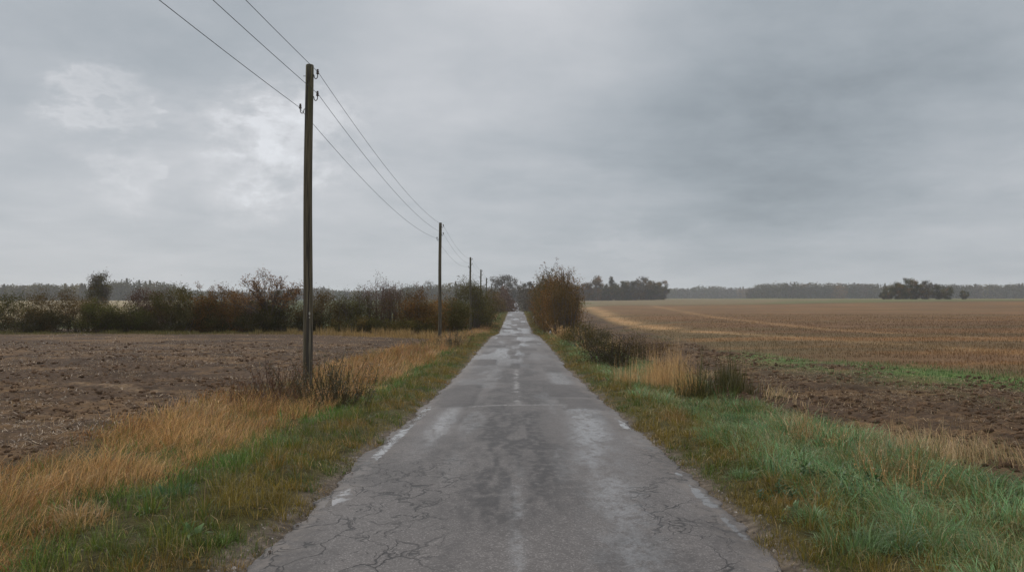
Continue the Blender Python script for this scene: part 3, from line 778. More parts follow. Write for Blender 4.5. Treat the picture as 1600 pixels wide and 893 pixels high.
    T = [(4.0, 66, 2.4, 4.5, 4.0, BROWN, 6500, 'brown nearest shrub of the tall roadside hedge above the white stone', .10, 71, 10),
         (4.2, 71, 2.8, 5.6, 5.0, RUST, 8500, 'tallest rust coloured shrub of the roadside hedge with bare shoots on top', .12, 72, 30),
         (4.1, 78, 2.8, 5.7, 6.0, RUST, 8000, 'orange brown shrub in the middle of the tall roadside hedge', .13, 73, 16),
         (3.9, 87, 2.8, 5.8, 7.0, OLIVE, 6500, 'olive based shrub deep in the tall roadside hedge', .14, 74, 12),
         (3.9, 98, 3.0, 6.6, 9.0, RUST, 6500, 'rust shrub at the far end of the tall roadside hedge', .15, 75, 14),
         (4.0, 112, 3.2, 6.2, 10., BROWN, 6000, 'brown shrub past the rust end of the tall roadside hedge', .17, 76, 12)]
    for x, y, w, h, dep, pal, nl, lab, lf, sd, sh in T:
        zb = float(G0(np.array(x), np.array(y)))
        shrub('roadside_shrub', lab, x, y, w, h - (zb + 1.15), dep, pal, int(nl * 2.2), lf * .72, 18, sh, sd, TG, shape=.3, base=zb)
    # hazy bushes and trees where the road disappears
    shrub('roadside_bush', 'hazy brown bush mass by the far poles', X(786, 235), 235, 6.5, 7.0, 24, PURPLE, 4200, .4, 14, 8, 80, 'hazy bushes along the far road', shape=.4)
    shrub('roadside_bush', 'hazy grey brown bush under the round hazy tree', X(770, 190), 196, 5, 5.2, 14, BROWN, 3600, .32, 14, 8, 81, 'hazy bushes along the far road', shape=.4)
    shrub('roadside_bush', 'hazy grey bush beyond the tall rust hedge', X(826, 230), 240, 6, 9.0, 40, GREY, 4200, .42, 14, 8, 82, 'hazy bushes along the far road', shape=.4)
    tm, cm = crown_tree(91, 17.5, 20, GREY, 7000, .45)
    plant('road_end_tree', (tm, cm), X(784, 440), 450, 'big round hazy tree crown over the far poles', base=-2.2)
    tm, cm = crown_tree(92, 14, 17, GREY, 6000, .45, low=.03)
    plant('road_end_tree', (tm, cm), X(812, 520), 530, 'hazy grey tree closing the end of the road', base=-1.5)
    tm, cm = crown_tree(93, 13, 16, GREY, 6000, .45, low=.03)
    plant('road_end_tree', (tm, cm), X(832, 450), 460, 'hazy dim tree peeping between the road end and the rust hedge', base=-1.5)
    # round tree over the yellow green shrub
    tm, cm = crown_tree(94, H(512 - 444, 150), 4.2, GREY[:1] + OLIVE[:1], 7000, .2)
    plant('lone_tree', (tm, cm), X(152, 150), 150, 'rounded grey olive tree alone beyond the yellow green hedge shrub')
    tm, cm = crown_tree(95, H(474 - 441, 620), 14, GREY, 900, .5)
    plant('lone_tree', (tm, cm), X(668, 620), 620, 'single pale round tree on the skyline above the orange brown shrub')
    tm, cm = crown_tree(96, H(474 - 448, 640), 4, DARK, 500, .7, True, .02)
    plant('poplar', (tm, cm), X(270.5, 640), 640, 'narrow spire shaped tree standing off the end of the hazy conifer wood')
    tm, cm = crown_tree(97, H(474 - 452, 600), 10, OLIVE, 700, .7, low=.02)
    plant('lone_tree', (tm, cm), X(283, 600), 600, 'low round tree next to the narrow spire shaped tree')

def build_woods():
    rng = np.random.default_rng(404)
    pals = [GREY + OLIVE, BROWN + GREY, OLIVE, DARK + OLIVE, RUST + BROWN]
    protos = [crown_tree(500 + i, 16, 13, pals[i % 5], 4200, .62, low=.0) for i in range(6)]
    cons = [crown_tree(520 + i, 18, 11, DARK, 4200, .62, True, .0) for i in range(3)]
    # the wood beyond the rust hedge
    D = 690
    front = [(868, 447, 0), (884, 450, 2), (897, 448, 0), (912, 446, 1), (931, 437, 4), (946, 446, 3), (956, 440, 'c'), (966, 440, 2), (974, 441, 3), (984, 440, 2), (992, 444, 1), (1003, 437, 1),
             (1016, 442, 3), (1024, 440, 2), (1033, 445, 0), (1036, 454, 1)]
    names = {0: 'grey', 1: 'brown', 2: 'olive', 3: 'dark', 4: 'reddish'}
    for i, (px, top, k) in enumerate(front):
        h = H(474 - top, D) + .8
        if k == 'c': ms = cons[i % 3]; s = h / 18
        else: ms = protos[k]; s = h / 16
        plant('wood_tree', ms, X(px, D), D + rng.uniform(-5, 5), {931: 'reddish round crown standing proud in the hazy wood', 1003: 'brown domed crown near the open end of the hazy wood', 1036: 'low brown tree ending the hazy wood at its open side',
              956: 'pointed conifer tip next to the reddish round crown of the wood', 868: 'grey tree at the wood end hidden by the rust hedge'}.get(px, 'hazy %s of the wood beyond the rust hedge' % ('conifer' if k == 'c' else names[k] + ' broadleaf tree')),
              'tree', 'trees of the hazy wood beyond the rust hedge', s, rng.random() * 6.3)
    for px in range(872, 1034, 9):
        k = int(rng.integers(0, 4)); h = H(474 - (449 + rng.uniform(-2, 4)), D)
        plant('wood_tree', protos[k], X(px, D), D + 18 + rng.uniform(-5, 8), 'hazy tree filling the second rank of the wood beyond the rust hedge', 'tree', 'second rank trees of the hazy wood', h / 16, rng.random() * 6.3)
    # copse at the far side of the stubble
    D = 470
    for px, top, k, lab in ((1374, 461, 3, 'lowest bush like tree at the tip of the dark copse'), (1390, 452, 3, 'sloping dark tree near the tip of the dark copse'), (1403, 446, 2, 'dark tree below the tallest crown of the copse'), (1417, 436.5, 2, 'tallest round crown of the dark copse on the skyline'),
                            (1432, 443, 3, 'dark tree just past the tallest crown of the copse'), (1446, 444, 1, 'brown tree in the dark copse'), (1462, 447, 3, 'dark round tree past the brown tree of the copse'), (1480, 452, 2, 'olive tree near the low end of the copse'), (1500, 459, 3, 'last low dark tree of the copse')):
        h = H(474 - top, D) + .6
        plant('copse_tree', protos[k], X(px, D), D + rng.uniform(-4, 4), lab, 'tree', 'trees of the dark copse', h / 16 , rng.random() * 6.3)
    # far woods that read as one mass
    def wood(name, label, d, prof, step, leaf, pal, con=.0, seed=0):
        r = np.random.default_rng(seed); C = []; 
        px = prof[0][0]
        while px < prof[-1][0]:
            top = np.interp(px, [p[0] for p in prof], [p[1] for p in prof]); h = H(472.5 - top + r.uniform(-.8, .8), d) + 1
            x = X(px, d); yy = d + r.uniform(0, 14); z = float(G0(np.array(x), np.array(yy)))
            n = 1000
            if r.random() < con:
                cz = h * 1.06 * r.random(n); rad = (1 - cz / (h * 1.06)) * h * .2 + .2; an = r.random(n) * 6.3
                c = np.stack([np.cos(an) * rad, np.sin(an) * rad, cz], 1)
            else:
                v = r.normal(size=(n, 3)); v /= np.linalg.norm(v, axis=1, keepdims=True); v *= r.random((n, 1)) ** .4
                c = v * np.array([h * .62, h * .4, h * .5]) + np.array([0, 0, h * .5]); c += r.normal(size=(n, 3)) * .04 * h
            c[: n // 3, 2] = h * .35 * r.random(n // 3)
            c[n // 3: n // 2, 2] = h * .7 * r.random(n // 2 - n // 3)
            C.append((c + np.array([x, yy, z]), palette(pal, 1, r, .12)[0])); px += step * r.uniform(.6, 1.4)
        P_ = np.concatenate([c for c, _ in C]); col = np.concatenate([np.tile(k, (len(c), 1)) for c, k in C])
        V, Q = leaves(P_, leaf, r, .8)
        link(name, quads(name, V, Q, np.repeat(col, 4, 0)), MAT_LEAF, None, label=label, cat='woodland', kind='stuff')
    wood('far_woodland', 'long flat topped hazy wood on the skyline beside the dark copse', 1150, [(1179, 456), (1186, 450), (1215, 448.5), (1300, 449), (1345, 450), (1400, 451), (1520, 452), (1660, 450)], 5.5, 2.0, DARK + OLIVE, .05, 1)
    wood('far_woodland', 'thin low line of hazy trees on the skyline between two woods', 1500, [(1030, 460), (1060, 456.5), (1082, 458), (1092, 452.5), (1100, 453), (1104, 457), (1115, 453.5), (1125, 453.5), (1135, 456.5), (1160, 456), (1182, 458)], 4, 2.1, OLIVE + GREY, .1, 2)
    wood('far_woodland', 'hazy mixed wood with conifer tips behind the reddish hedge shrub', 800, [(-40, 452), (60, 448), (150, 450), (172, 444), (190, 441.5), (215, 443), (224, 447), (228, 443.5), (248, 444), (262, 452)], 5, 1.5, DARK + OLIVE, .25, 3)
    wood('far_woodland', 'faint low tree line far behind the leafless hedge tree', 1300, [(262, 462), (300, 458), (330, 460), (420, 459), (480, 455), (505, 453), (520, 459), (600, 458), (640, 455)], 5, 2.0, OLIVE + GREY, .1, 4)
    wood('far_woodland', 'hazy blue wooded rise between the second and third utility poles', 950, [(630, 452), (645, 449), (665, 452), (690, 449), (705, 446), (722, 447), (745, 450), (800, 456), (900, 452)], 5, 1.5, OLIVE + GREY, .1, 5)

# ------------------------------------------------------------------ weeds, tufts, small things
def stalks(name, label, x, y, w, dep, h, n, pal, seed, leafn=10, leaf=.06, stem_r=.006, spread=.25, cat='weed', group=None, leafy_from=.25):
    rng = np.random.default_rng(3000 + seed)
    z0 = float(G0(np.array(x), np.array(y)))
    root = empty(name, (x, y, z0), label=label, cat=cat, group=group)
    bx = rng.normal(size=n) * w * .27; by = rng.normal(size=n) * dep * .27
    bz = G(x + bx, y + by) - z0 - .04
    B = np.stack([bx, by, bz], 1)
    hh = h * (.30 + .72 * rng.random(n) ** .8) * (.6 + .6 * vn(bx * 4 / w + seed, by * 0 + 2, seed))
    T = B + np.stack([rng.normal(size=n) * spread * hh + bx * .35, rng.normal(size=n) * spread * hh, hh], 1)
    Mid = (B + T) / 2 + rng.normal(size=(n, 3)) * .03 * h
    V, Q = tubes(np.concatenate([B, Mid]), np.concatenate([Mid, T]), np.full(2 * n, stem_r), np.concatenate([np.full(n, stem_r * .8), np.full(n, stem_r * .4)]), 4)
    c = palette(pal, 2 * n, rng, .2)
    link('stems', quads('stems', V, Q, np.repeat(c, 8, 0)), MAT_GRASS, root)
    if leafn:
        k = np.repeat(np.arange(n), leafn); f = leafy_from + (1 - leafy_from) * rng.random(len(k))[:, None]
        L = B[k] + (T[k] - B[k]) * f + rng.normal(size=(len(k), 3)) * leaf * .42
        V, Q = leaves(L, leaf, rng, .36)
        link('leaves', quads('leaves', V, Q, np.repeat(palette(pal, len(k), rng, .3), 4, 0)), MAT_GRASS, root)
    return root

def tussock(name, label, x, y, rad, h, n, c0, c1, seed, wid=.006, lean=.6, ldir=None, cat='grass tussock', group=None, sx=1., vary=.35, sub=0):
    rng = np.random.default_rng(4000 + seed)
    z0 = float(G(np.array(x), np.array(y)))
    a = rng.random(n) * 2 * math.pi; r = rad * .62 * rng.random(n) ** .75
    b = np.stack([np.cos(a) * r * sx, np.sin(a) * r, np.zeros(n) - .03], 1)
    if sub:
        ca = rng.random(sub) * 6.3; cr = np.sqrt(rng.random(sub)) * rad * .6; q = rng.integers(0, sub, n)
        b[:, 0] = (np.cos(ca) * cr * sx)[q] + rng.normal(size=n) * rad * .13; b[:, 1] = (np.sin(ca) * cr)[q] + rng.normal(size=n) * rad * .13
        r = np.hypot(b[:, 0] / sx, b[:, 1]) * .7; a = rng.random(n) * 6.3
    b[:, 2] += G(x + b[:, 0], y + b[:, 1]) - z0
    ld = a + rng.normal(size=n) * .5 if ldir is None else ldir + rng.normal(size=n) * .6
    V, Q = blades(b, h * (1 - vary + (vary * 1.6) * rng.random(n) ** 1.5) * (.45 + .75 * vn(b[:, 0] / rad * 3.4 + seed, b[:, 1] / rad * 2, seed)) * (1 - .5 * (r / (rad * .62)) ** 2), wid * (.7 + .6 * rng.random(n)), ld, np.clip(lean + .3 * rng.normal(size=n), .05, 1.15), rng)
    col = mixc(c0, c1, rng.random(n)) * (.7 + .6 * rng.random(n))[:, None]
    o = link(name, quads(name, V, Q, np.repeat(col, 6, 0)), MAT_GRASS, None, label=label, cat=cat, group=group)
    o.location = (x, y, z0)
    return o

TANP = [(.56, .37, .17, 3), (.44, .27, .11, 3), (.24, .15, .06, 1)]
WEEDP = [(.075, .06, .025, 3), (.11, .075, .035, 2), (.055, .055, .022, 2)]
DOCKP = [(.13, .065, .035, 3), (.09, .05, .03, 2), (.19, .11, .05, 1)]

def build_weeds():
    at = hit
    x, y = at(527, 636); stalks('weed_clump', 'bushy dark brown weed clump just past the foot of the nearest utility pole', x, y, 1.1, .8, 1.15, 110, WEEDP, 1, 22, .045)
    x, y = at(437, 630); stalks('dock_stalks', 'rusty brown dock stalks standing in tan grass before the nearest pole', x, y, 1.2, .7, .95, 95, DOCKP, 2, 18, .04)
    x, y = at(400, 640); stalks('dock_stalks', 'thinner rusty dock stalks nearer the ploughed field', x, y, 1.0, .6, .8, 60, DOCKP, 3, 16, .04)
    x, y = at(497, 618); stalks('dry_weed', 'tall straw coloured weed stalks touching the nearest pole', x, y, .5, .4, .75, 40, TANP, 4, 6, .03, .004)
    x, y = at(707, 544); stalks('weed_clump', 'dark weed clump at the foot of the second utility pole', x, y, 1.3, 1.4, 1.1, 60, WEEDP, 5, 14, .08)
    x, y = at(672, 543); stalks('dry_weed', 'olive brown upright weeds before the second utility pole', x, y, 2.0, 1.0, 1.0, 70, [(.16, .11, .05, 2), (.10, .085, .035, 2)], 6, 10, .07)
    x, y = at(745, 514); stalks('dry_weed', 'pale tan reed patch at the foot of the third utility pole', x, y, 2.2, 3, 1.2, 120, TANP, 7, 6, .1, .012)
    # right bank, far to near
    x, y = at(884, 533); stalks('dry_weed', 'pale tan drooping grass mound touching the tall brown hedge', x + .2, y, 1.6, 2.0, 1.25, 170, TANP, 10, 8, .10, .012, .3)
    x, y = at(908, 547); shrub('bank_shrub', 'rounded olive shrub with leaning stems on the bank below the tall hedge', x + .5, y + 1., 2.6, 1.45, 3.0, OLIVE, 9000, .05, 30, 24, 101, None, shape=.5)
    x, y = at(936, 553); stalks('dry_weed', 'low pale tan grass patch between the two dark bank shrubs', x, y, 1.6, 1.3, .8, 170, TANP, 11, 6, .07, .010, .25)
    x, y = at(958, 575); shrub('bank_shrub', 'dark thorny bramble shrub on the bank beside the tall tan grass', x + .1, y + .6, 2.5, 1.3, 2.0, DARK, 13000, .042, 26, 30, 102, None, shape=.3, bark=MAT_BARK)
    x, y = at(990, 560); shrub('bank_shrub', 'grey brown twiggy bramble behind the dark thorny shrub', x + .6, y + 1.6, 2.6, .95, 2.0, BROWN, 3800, .042, 26, 30, 103, None, shape=.3, bark=MAT_BARK_RED)
    x, y = at(1018, 606); tussock('dry_grass_clump', 'dense upright tan grass clump between the dark bramble and the reeds', x, y, 1.25, 1.3, 1500, (.33, .19, .07), (.66, .45, .22), 60, .009, .22, None, 'dry grass clump', None, 1.3, .6, 16)
    x, y = at(1078, 618); tussock('reed_clump', 'tan reed fan at the road side of the dark green reeds', x, y, .55, 1.3, 300, (.24, .14, .045), (.58, .38, .16), 61, .011, .4, None, 'reeds', None, 1.1, .4)
    x, y = at(1108, 618); tussock('reed_clump', 'dark green reed clump fanning out at the soil edge', x + .1, y + .25, 1.1, 1.3, 1000, (.035, .040, .012), (.12, .10, .03), 62, .013, .34, None, 'reeds', None, 1.3, .65, 9)
    x, y = at(1140, 632); stalks('dock_stalks', 'small rusty dock stalks at the field side of the reed clump', x, y, .5, .4, .55, 16, DOCKP, 14, 12, .035)
    x, y = at(1155, 640); stalks('dock_stalks', 'single thin rusty dock at the soil edge past the reeds', x, y, .3, .3, .4, 9, DOCKP, 15, 12, .03)
    for i, (px, py, h, lab) in enumerate(((1262, 700, .62, 'thin pale grass stalks sticking up before the bare soil'), (1300, 705, .5, 'short amber grass stalks beside the thin pale stalks'), (1372, 765, .6, 'tan drooping grass stalks beside the leafy nettles'),
                                          (1425, 780, .75, 'tall single straw stalks near the tussocks at the field edge'), (1225, 690, .4, 'low tan grass tuft at the crest of the green bank'))):
        x, y = at(px, py); stalks('dry_weed', lab, x, y, .5, .4, h, 34, TANP, 20 + i, 4, .03, .003, .3)
    # nettles: leafy dark patch
    x, y = at(1318, 765)
    stalks('nettle_patch', 'dark green leafy nettle patch in a hollow of the bank', x, y, .75, .5, .34, 60, [(.035, .075, .022, 3), (.05, .10, .03, 2), (.09, .15, .06, .6)], 30, 16, .06, .004, .2, leafy_from=.35)
    x, y = at(1265, 775)
    stalks('nettle_patch', 'lighter green low leafy weed patch beside the dark nettles', x, y, .8, .5, .2, 60, [(.06, .12, .05, 3), (.09, .16, .08, 2)], 31, 14, .05, .004, .2, leafy_from=.35)
    # tussocks
    GRN, PALE = (.085, .16, .045), (.20, .28, .13)
    T = [(1330, 850, .34, .40, 'pale green arching grass tussock nearest the lower verge corner', GRN, PALE), (1400, 850, .34, .44, 'large pale green tussock with bright curled blades beside the nearest tussock', GRN, (.2, .27, .17)),
         (1270, 815, .3, .30, 'green tussock below the leafy weed patch', GRN, PALE), (1345, 800, .36, .34, 'rounded green tussock under the nettle patch', GRN, PALE), (1470, 840, .36, .42, 'green tussock by the extreme verge edge', GRN, PALE),
         (1160, 745, .28, .24, 'low green tussock in the middle of the bank', GRN, PALE), (1205, 720, .34, .26, 'matted pale tussock halfway along the bank', GRN, PALE), (1110, 690, .3, .24, 'small green tussock nearer the road on the bank', GRN, PALE),
         (1400, 745, .3, .36, 'amber tussock behind the green bank at the soil edge', (.17, .12, .03), (.34, .21, .08)), (1280, 722, .3, .34, 'golden brown tussock on the crest of the bank', (.17, .12, .03), (.36, .22, .08)), (1200, 672, .3, .26, 'ochre tussock near the reed clump', (.14, .12, .03), (.3, .19, .07)),
         (265, 775, .30, .30, 'dark green tussock with a shaded hollow on the pole side verge', (.035, .09, .03), (.09, .16, .06)), (330, 700, .4, .4, 'tan tussock leaning over the verge near the dark green tussock', (.3, .18, .07), (.46, .3, .14)),
         (180, 760, .4, .45, 'amber tussock close to the ploughed field', (.28, .17, .06), (.46, .3, .14)), (240, 735, .25, .45, 'yellow green stalky tuft in tan grass', (.15, .16, .03), (.25, .22, .05)), (440, 690, .3, .28, 'blue green tuft where tan grass meets the short verge', (.08, .15, .045), (.15, .22, .09)),
         (120, 820, .4, .4, 'tan tussock at the lower verge corner by the ploughed field', (.28, .17, .06), (.46, .3, .14)), (350, 845, .2, .18, 'small green tuft low on the pole side verge', (.07, .13, .025), (.14, .19, .05))]
    for i, (px, py, r, h, lab, c0, c1) in enumerate(T):
        x, y = at(px, py); tussock('grass_tussock', lab, x, y, r * 1.35, h * .8, 420, c0, c1, i, .0065, .62, None, group='grass tussocks on the verges')

def build_docks():
    D = [(300, 830, 'broad leaved dock by the small green tuft', .20, 16), (235, 800, 'broad leaved dock below the shaded tussock', .22, 18), (465, 712, 'broad leaved dock where the dry grass meets the turf', .18, 14),
         (1235, 800, 'low broad leaved dock at the edge of the matted bank grass', .18, 15), (1300, 775, 'large dark broad leaved dock below the nettles', .26, 24), (1395, 790, 'broad leaved dock between the nettles and the tan stalks', .22, 18),
         (1180, 700, 'small broad leaved dock on the crest of the bank', .15, 12), (545, 660, 'small broad leaved dock in turf past the nearest pole', .14, 12), (400, 800, 'reddish broad leaved dock close to the crumbling asphalt', .13, 11)]
    for i, (px, py, lab, h, n) in enumerate(D):
        x, y = hit(px, py); c = ((.045, .095, .022), (.10, .17, .045)) if i != 8 else ((.12, .05, .025), (.17, .11, .04))
        tussock('dock_plant', lab, x, y, .16, h, n, c[0], c[1], 300 + i, h * .30, .85, None, 'dock plant', 'docks in the verge grass')

# ------------------------------------------------------------------ poles and wires
def build_poles():
    m = M('weathered_pole'); p = m.obj()
    v = m.noise(m.scale(p, (9., 9., .35)), 3., 6, .65)
    g = m.noise(m.scale(p, (14., 14., .5)), 6., 4)
    sz = m.n('ShaderNodeSeparateXYZ', {0: p}).outputs[2]
    c = m.mix(m.ramp(v, .35, .68), (.034, .027, .013), (.125, .098, .058))
    c = m.mix(m.math('MULTIPLY', m.ramp(m.noise(m.scale(p, (5., 5., .25)), 2., 3), .5, .62), m.ramp(sz, 5.2, 1.5, .0, .75)), c, (.19, .16, .115))
    c = m.mix(m.math('MULTIPLY', m.ramp(sz, 5.5, 8., .1, .6), m.ramp(g, .35, .6)), c, (.075, .078, .022))
    c = m.mix(m.ramp(sz, 1.2, .1, 0, .5), c, (.04, .038, .022))
    crack = m.ramp(m.noise(m.scale(p, (10., 10., .2)), 2.6, 2), .56, .62)
    px_ = m.n('ShaderNodeSeparateXYZ', {0: p})
    wv = m.math('MULTIPLY', m.math('SUBTRACT', m.noise(m.scale(p, (0., 0., 1.)), 1.3, 3), .5), .07)
    dx = m.math('ABSOLUTE', m.math('SUBTRACT', m.math('SUBTRACT', px_.outputs[0], .052), wv))
    split = m.math('MULTIPLY', m.math('MULTIPLY', m.ramp(dx, .020, .008), m.ramp(px_.outputs[1], .0, -.03)), m.ramp(sz, 4.9, 4.3))
    crack = m.math('MAXIMUM', crack, split)
    c = m.mix(m.math('MULTIPLY', crack, .85), c, (.012, .009, .007))
    m.set(m.b, 'Base Color', c); m.b.inputs['Roughness'].default_value = .8
    m.bump(m.math('SUBTRACT', v, crack), .6, .02)
    iron = M('dark_iron'); iron.set(iron.b, 'Base Color', iron.mix(iron.noise(iron.obj(), 30.), (.03, .025, .022), (.07, .05, .04))); iron.b.inputs['Roughness'].default_value = .6; iron.b.inputs['Metallic'].default_value = .4
    por = M('dark_glazed_porcelain'); por.set(por.b, 'Base Color', por.mix(por.noise(por.obj(), 14.), (.03, .02, .016), (.055, .035, .028))); por.b.inputs['Roughness'].default_value = .2
    plate = M('pale_plate'); plate.set(plate.b, 'Base Color', plate.mix(plate.noise(plate.obj(), 60.), (.28, .26, .22), (.42, .40, .35))); plate.b.inputs['Roughness'].default_value = .5
    HT = 8.2
    zz = np.linspace(-1.2, HT, 26); rad = np.interp(zz, [-1.2, 0, HT], [.128, .122, .098])
    n = 20; an = np.arange(n) / n * 2 * math.pi
    prof_w = 1 + .02 * np.sin(an * 3 + 1) + .015 * np.sin(an * 7)
    ring = np.stack([np.cos(an) * prof_w, np.sin(an) * prof_w], 1)
    wob = np.stack([.012 * np.sin(zz * .9), .012 * np.cos(zz * .7)], 1)
    V = np.concatenate([(ring[None] * rad[:, None, None] + wob[:, None]), np.repeat(zz[:, None, None], n, 1)], -1).reshape(-1, 3)
    i = (np.arange(len(zz) - 1)[:, None] * n); k = np.arange(n)[None]; k2 = (k + 1) % n
    Q = np.stack([i + k, i + k2, i + n + k2, i + n + k], -1).reshape(-1, 4)
    top = len(V) - n
    cap = V[top:].copy(); cap[:, :2] = (cap[:, :2] - wob[-1]) * .8 + wob[-1]; cap[:, 2] += .022
    ctr = np.tile(np.array([[wob[-1, 0], wob[-1, 1], HT + .03]]), (n, 1))
    V = np.concatenate([V, cap, ctr]); 
    Q = np.concatenate([Q, np.stack([top + k, top + k2, top + n + k2, top + n + k], -1).reshape(-1, 4), np.stack([top + n + k, top + n + k2, top + 2 * n + k2, top + 2 * n + k], -1).reshape(-1, 4)])
    post_me = quads('post', V, Q, None, True); post_me.materials.append(m.m)
    OFF = .215
    def hook(sx):
        # threaded shank from the post, dipping into a J and rising to the pin
        t = [(.06, .02), (.11, .02), (.125, .0), (.13, -.045), (.145, -.075), (.17, -.09), (.195, -.075), (.212, -.045), (.215, 0.), (.215, .05)]
        V, Q = path_tube([(sx * a, 0, b) for a, b in t], .0115, 7)
        me = quads('hook', V, Q, None, True); me.materials.append(iron.m); return me
    def bell():
        pr = [(.0, .0), (.03, .0), (.038, .012), (.036, .03), (.026, .042), (.026, .052), (.034, .058), (.034, .075), (.022, .085), (.02, .095), (.027, .10), (.026, .118), (.012, .128), (.0, .13)]
        V, Q = lathe(pr, 12); me = quads('insulator', V, Q, None, True); me.materials.append(por.m); return me
    hk = {1: hook(1), -1: hook(-1)}; bl = bell()
    D = [20, 55.1, 92.4, 119, 143, 172, 205, 236]
    TOPZ = [7.76, 7.14, 6.7, 6.27, 5.67, 5.2, 5.0, 4.7]
    PX = [479.5, 687, 735, 751, 760, 767.5, 773.5, 777.5]
    labs = ['nearest thick weathered utility pole standing in tall dry grass', 'second utility pole, before the orange brown hedge shrub', 'third utility pole, before the big dark olive shrub',
            'fourth utility pole, its top showing above the olive shrub', 'fifth utility pole with arms on both sides above the shrub', 'sixth utility pole, thin, first past the roadside shrub', 'seventh utility pole, thin and faint in haze', 'eighth utility pole, faintest and closest to the road end']
    global WIREPTS
    WIREPTS = [[], [], []]
    # the pole behind the camera that the near wires run to, outside the frame: only its wire positions are needed
    WIREPTS[0].append((-4.98, -15.3, 1.9 + 5.62)); WIREPTS[1].append((-4.98, -15.3, 1.9 + 5.08)); WIREPTS[2].append((-5.415, -15.3, 1.9 + 4.78))
    for i, (d, tz, px) in enumerate(zip(D, TOPZ, PX)):
        x = X(px, d) if i else -5.21
        root = empty('utility_pole', (x, d, tz - HT), R(0), label=labs[i], cat='utility pole', group='utility poles along the road')
        root.rotation_euler = (0, R([.15, .2, -.1, .2, 0, .3, -.2, .1][i]), 0)
        link('post', post_me, None, root)
        for j, (sx, dz) in enumerate(((1, -.25), (1, -.80), (-1, -1.12))):
            h_ = link('hook', hk[sx], None, root); h_.location = (0, 0, HT + dz)
            b_ = link('insulator', bl, None, h_); b_.location = (sx * OFF, 0, .03)
            WIREPTS[j].append((x + sx * (OFF + .03), d, tz + dz + .08))
        if i == 0:
            # bolt end on the field side of the head, number plates facing the road
            V, Q = path_tube([(-.05, 0, 0), (-.10, 0, 0), (-.145, 0, 0)], .008, 6); b_ = link('bolt', quads('bolt', V, Q), iron.m, root); b_.location = (0, 0, HT - .27)
            a = np.arange(16) / 16 * 2 * math.pi
            for zc, rx, rz in ((1.98, .02, .04), (1.885, .014, .02)):
                ring = np.stack([rx * np.cos(a), np.zeros(16), rz * np.sin(a)], 1)
                Vv = np.concatenate([ring + [0, -.004, 0], ring * .9 + [0, -.007, 0], ring * .1 + [0, -.007, 0], ring + [0, .004, 0]])
                kk = np.arange(16); k2_ = (kk + 1) % 16
                Qq = np.concatenate([np.stack([kk, k2_, 16 + k2_, 16 + kk], 1), np.stack([16 + kk, 16 + k2_, 32 + k2_, 32 + kk], 1), np.stack([48 + kk, 48 + k2_, k2_, kk], 1)])
                pl = link('number_plate', quads('number_plate', Vv, Qq), plate.m, root)
                aa = R(38); pl.location = (math.sin(aa) * .122, -math.cos(aa) * .122, zc); pl.rotation_euler = (0, 0, aa)
    wm = M('steel_wire'); wm.set(wm.b, 'Base Color', wm.mix(wm.noise(wm.obj(), 5.), (.012, .012, .013), (.03, .03, .032))); wm.b.inputs['Roughness'].default_value = .7
    for j, lab in enumerate(('highest wire, on the road side of the poles', 'middle wire, slung below the highest on the road side', 'lowest wire, on the field side of the poles')):
        pts = []; W = WIREPTS[j]
        for i in range(len(W) - 1):
            a, b = np.array(W[i]), np.array(W[i + 1]); s = .36 if i == 0 else .55 * (np.linalg.norm(b - a) / 35) ** 2
            N = 28
            for t in np.linspace(0, 1, N, endpoint=(i == len(W) - 2)):
                q = a + (b - a) * t; q[2] -= 4 * s * t * (1 - t); pts.append(q)
        V, Q = path_tube(pts, .0062, 6)
        link('overhead_wire', quads('overhead_wire', V, Q, None, True), wm.m, None, label=lab, cat='overhead wire', group='overhead wires strung along the poles')

def build_small():
    st = M('white_stone'); st.set(st.b, 'Base Color', st.mix(st.noise(st.obj(), 9., 5), (.45, .44, .41), (.78, .77, .74))); st.b.inputs['Roughness'].default_value = .7; st.bump(st.noise(st.obj(), 14., 5), .5, .02)
    rng = np.random.default_rng(9)
    x, y = hit(859, 523)
    z = float(G0(np.array(x), np.array(y)))
    pr = [(.0, -.12), (.10, -.12), (.115, 0), (.12, .12), (.11, .26), (.085, .33), (.04, .36), (0, .365)]
    V, Q = lathe(pr, 12); V = V + rng.normal(size=V.shape) * .008; V[:, 1] *= .8; V[:, 0] += V[:, 2] * .12
    o = link('marker_stone', quads('marker_stone', V, Q, None, True), st.m, None, label='small white marker stone in the grass at the foot of the tall hedge', cat='marker stone'); o.location = (x, y, z)
    x, y = hit(833, 497.5); z = float(G0(np.array(x), np.array(y)))
    o = link('marker_stone', o.data, None, None, label='tiny far white marker stone by the asphalt past the tall hedge', cat='marker stone'); o.location = (x, y, z); o.scale = (1.3, 1.3, 1.3)
    # pale tuft by the sixth pole
    x, y = hit(768, 499); stalks('dry_weed', 'round pale straw tuft by the asphalt near the sixth pole', x, y, 1.3, 1.6, 1.2, 160, TANP, 50, 6, .14, .02, .35)

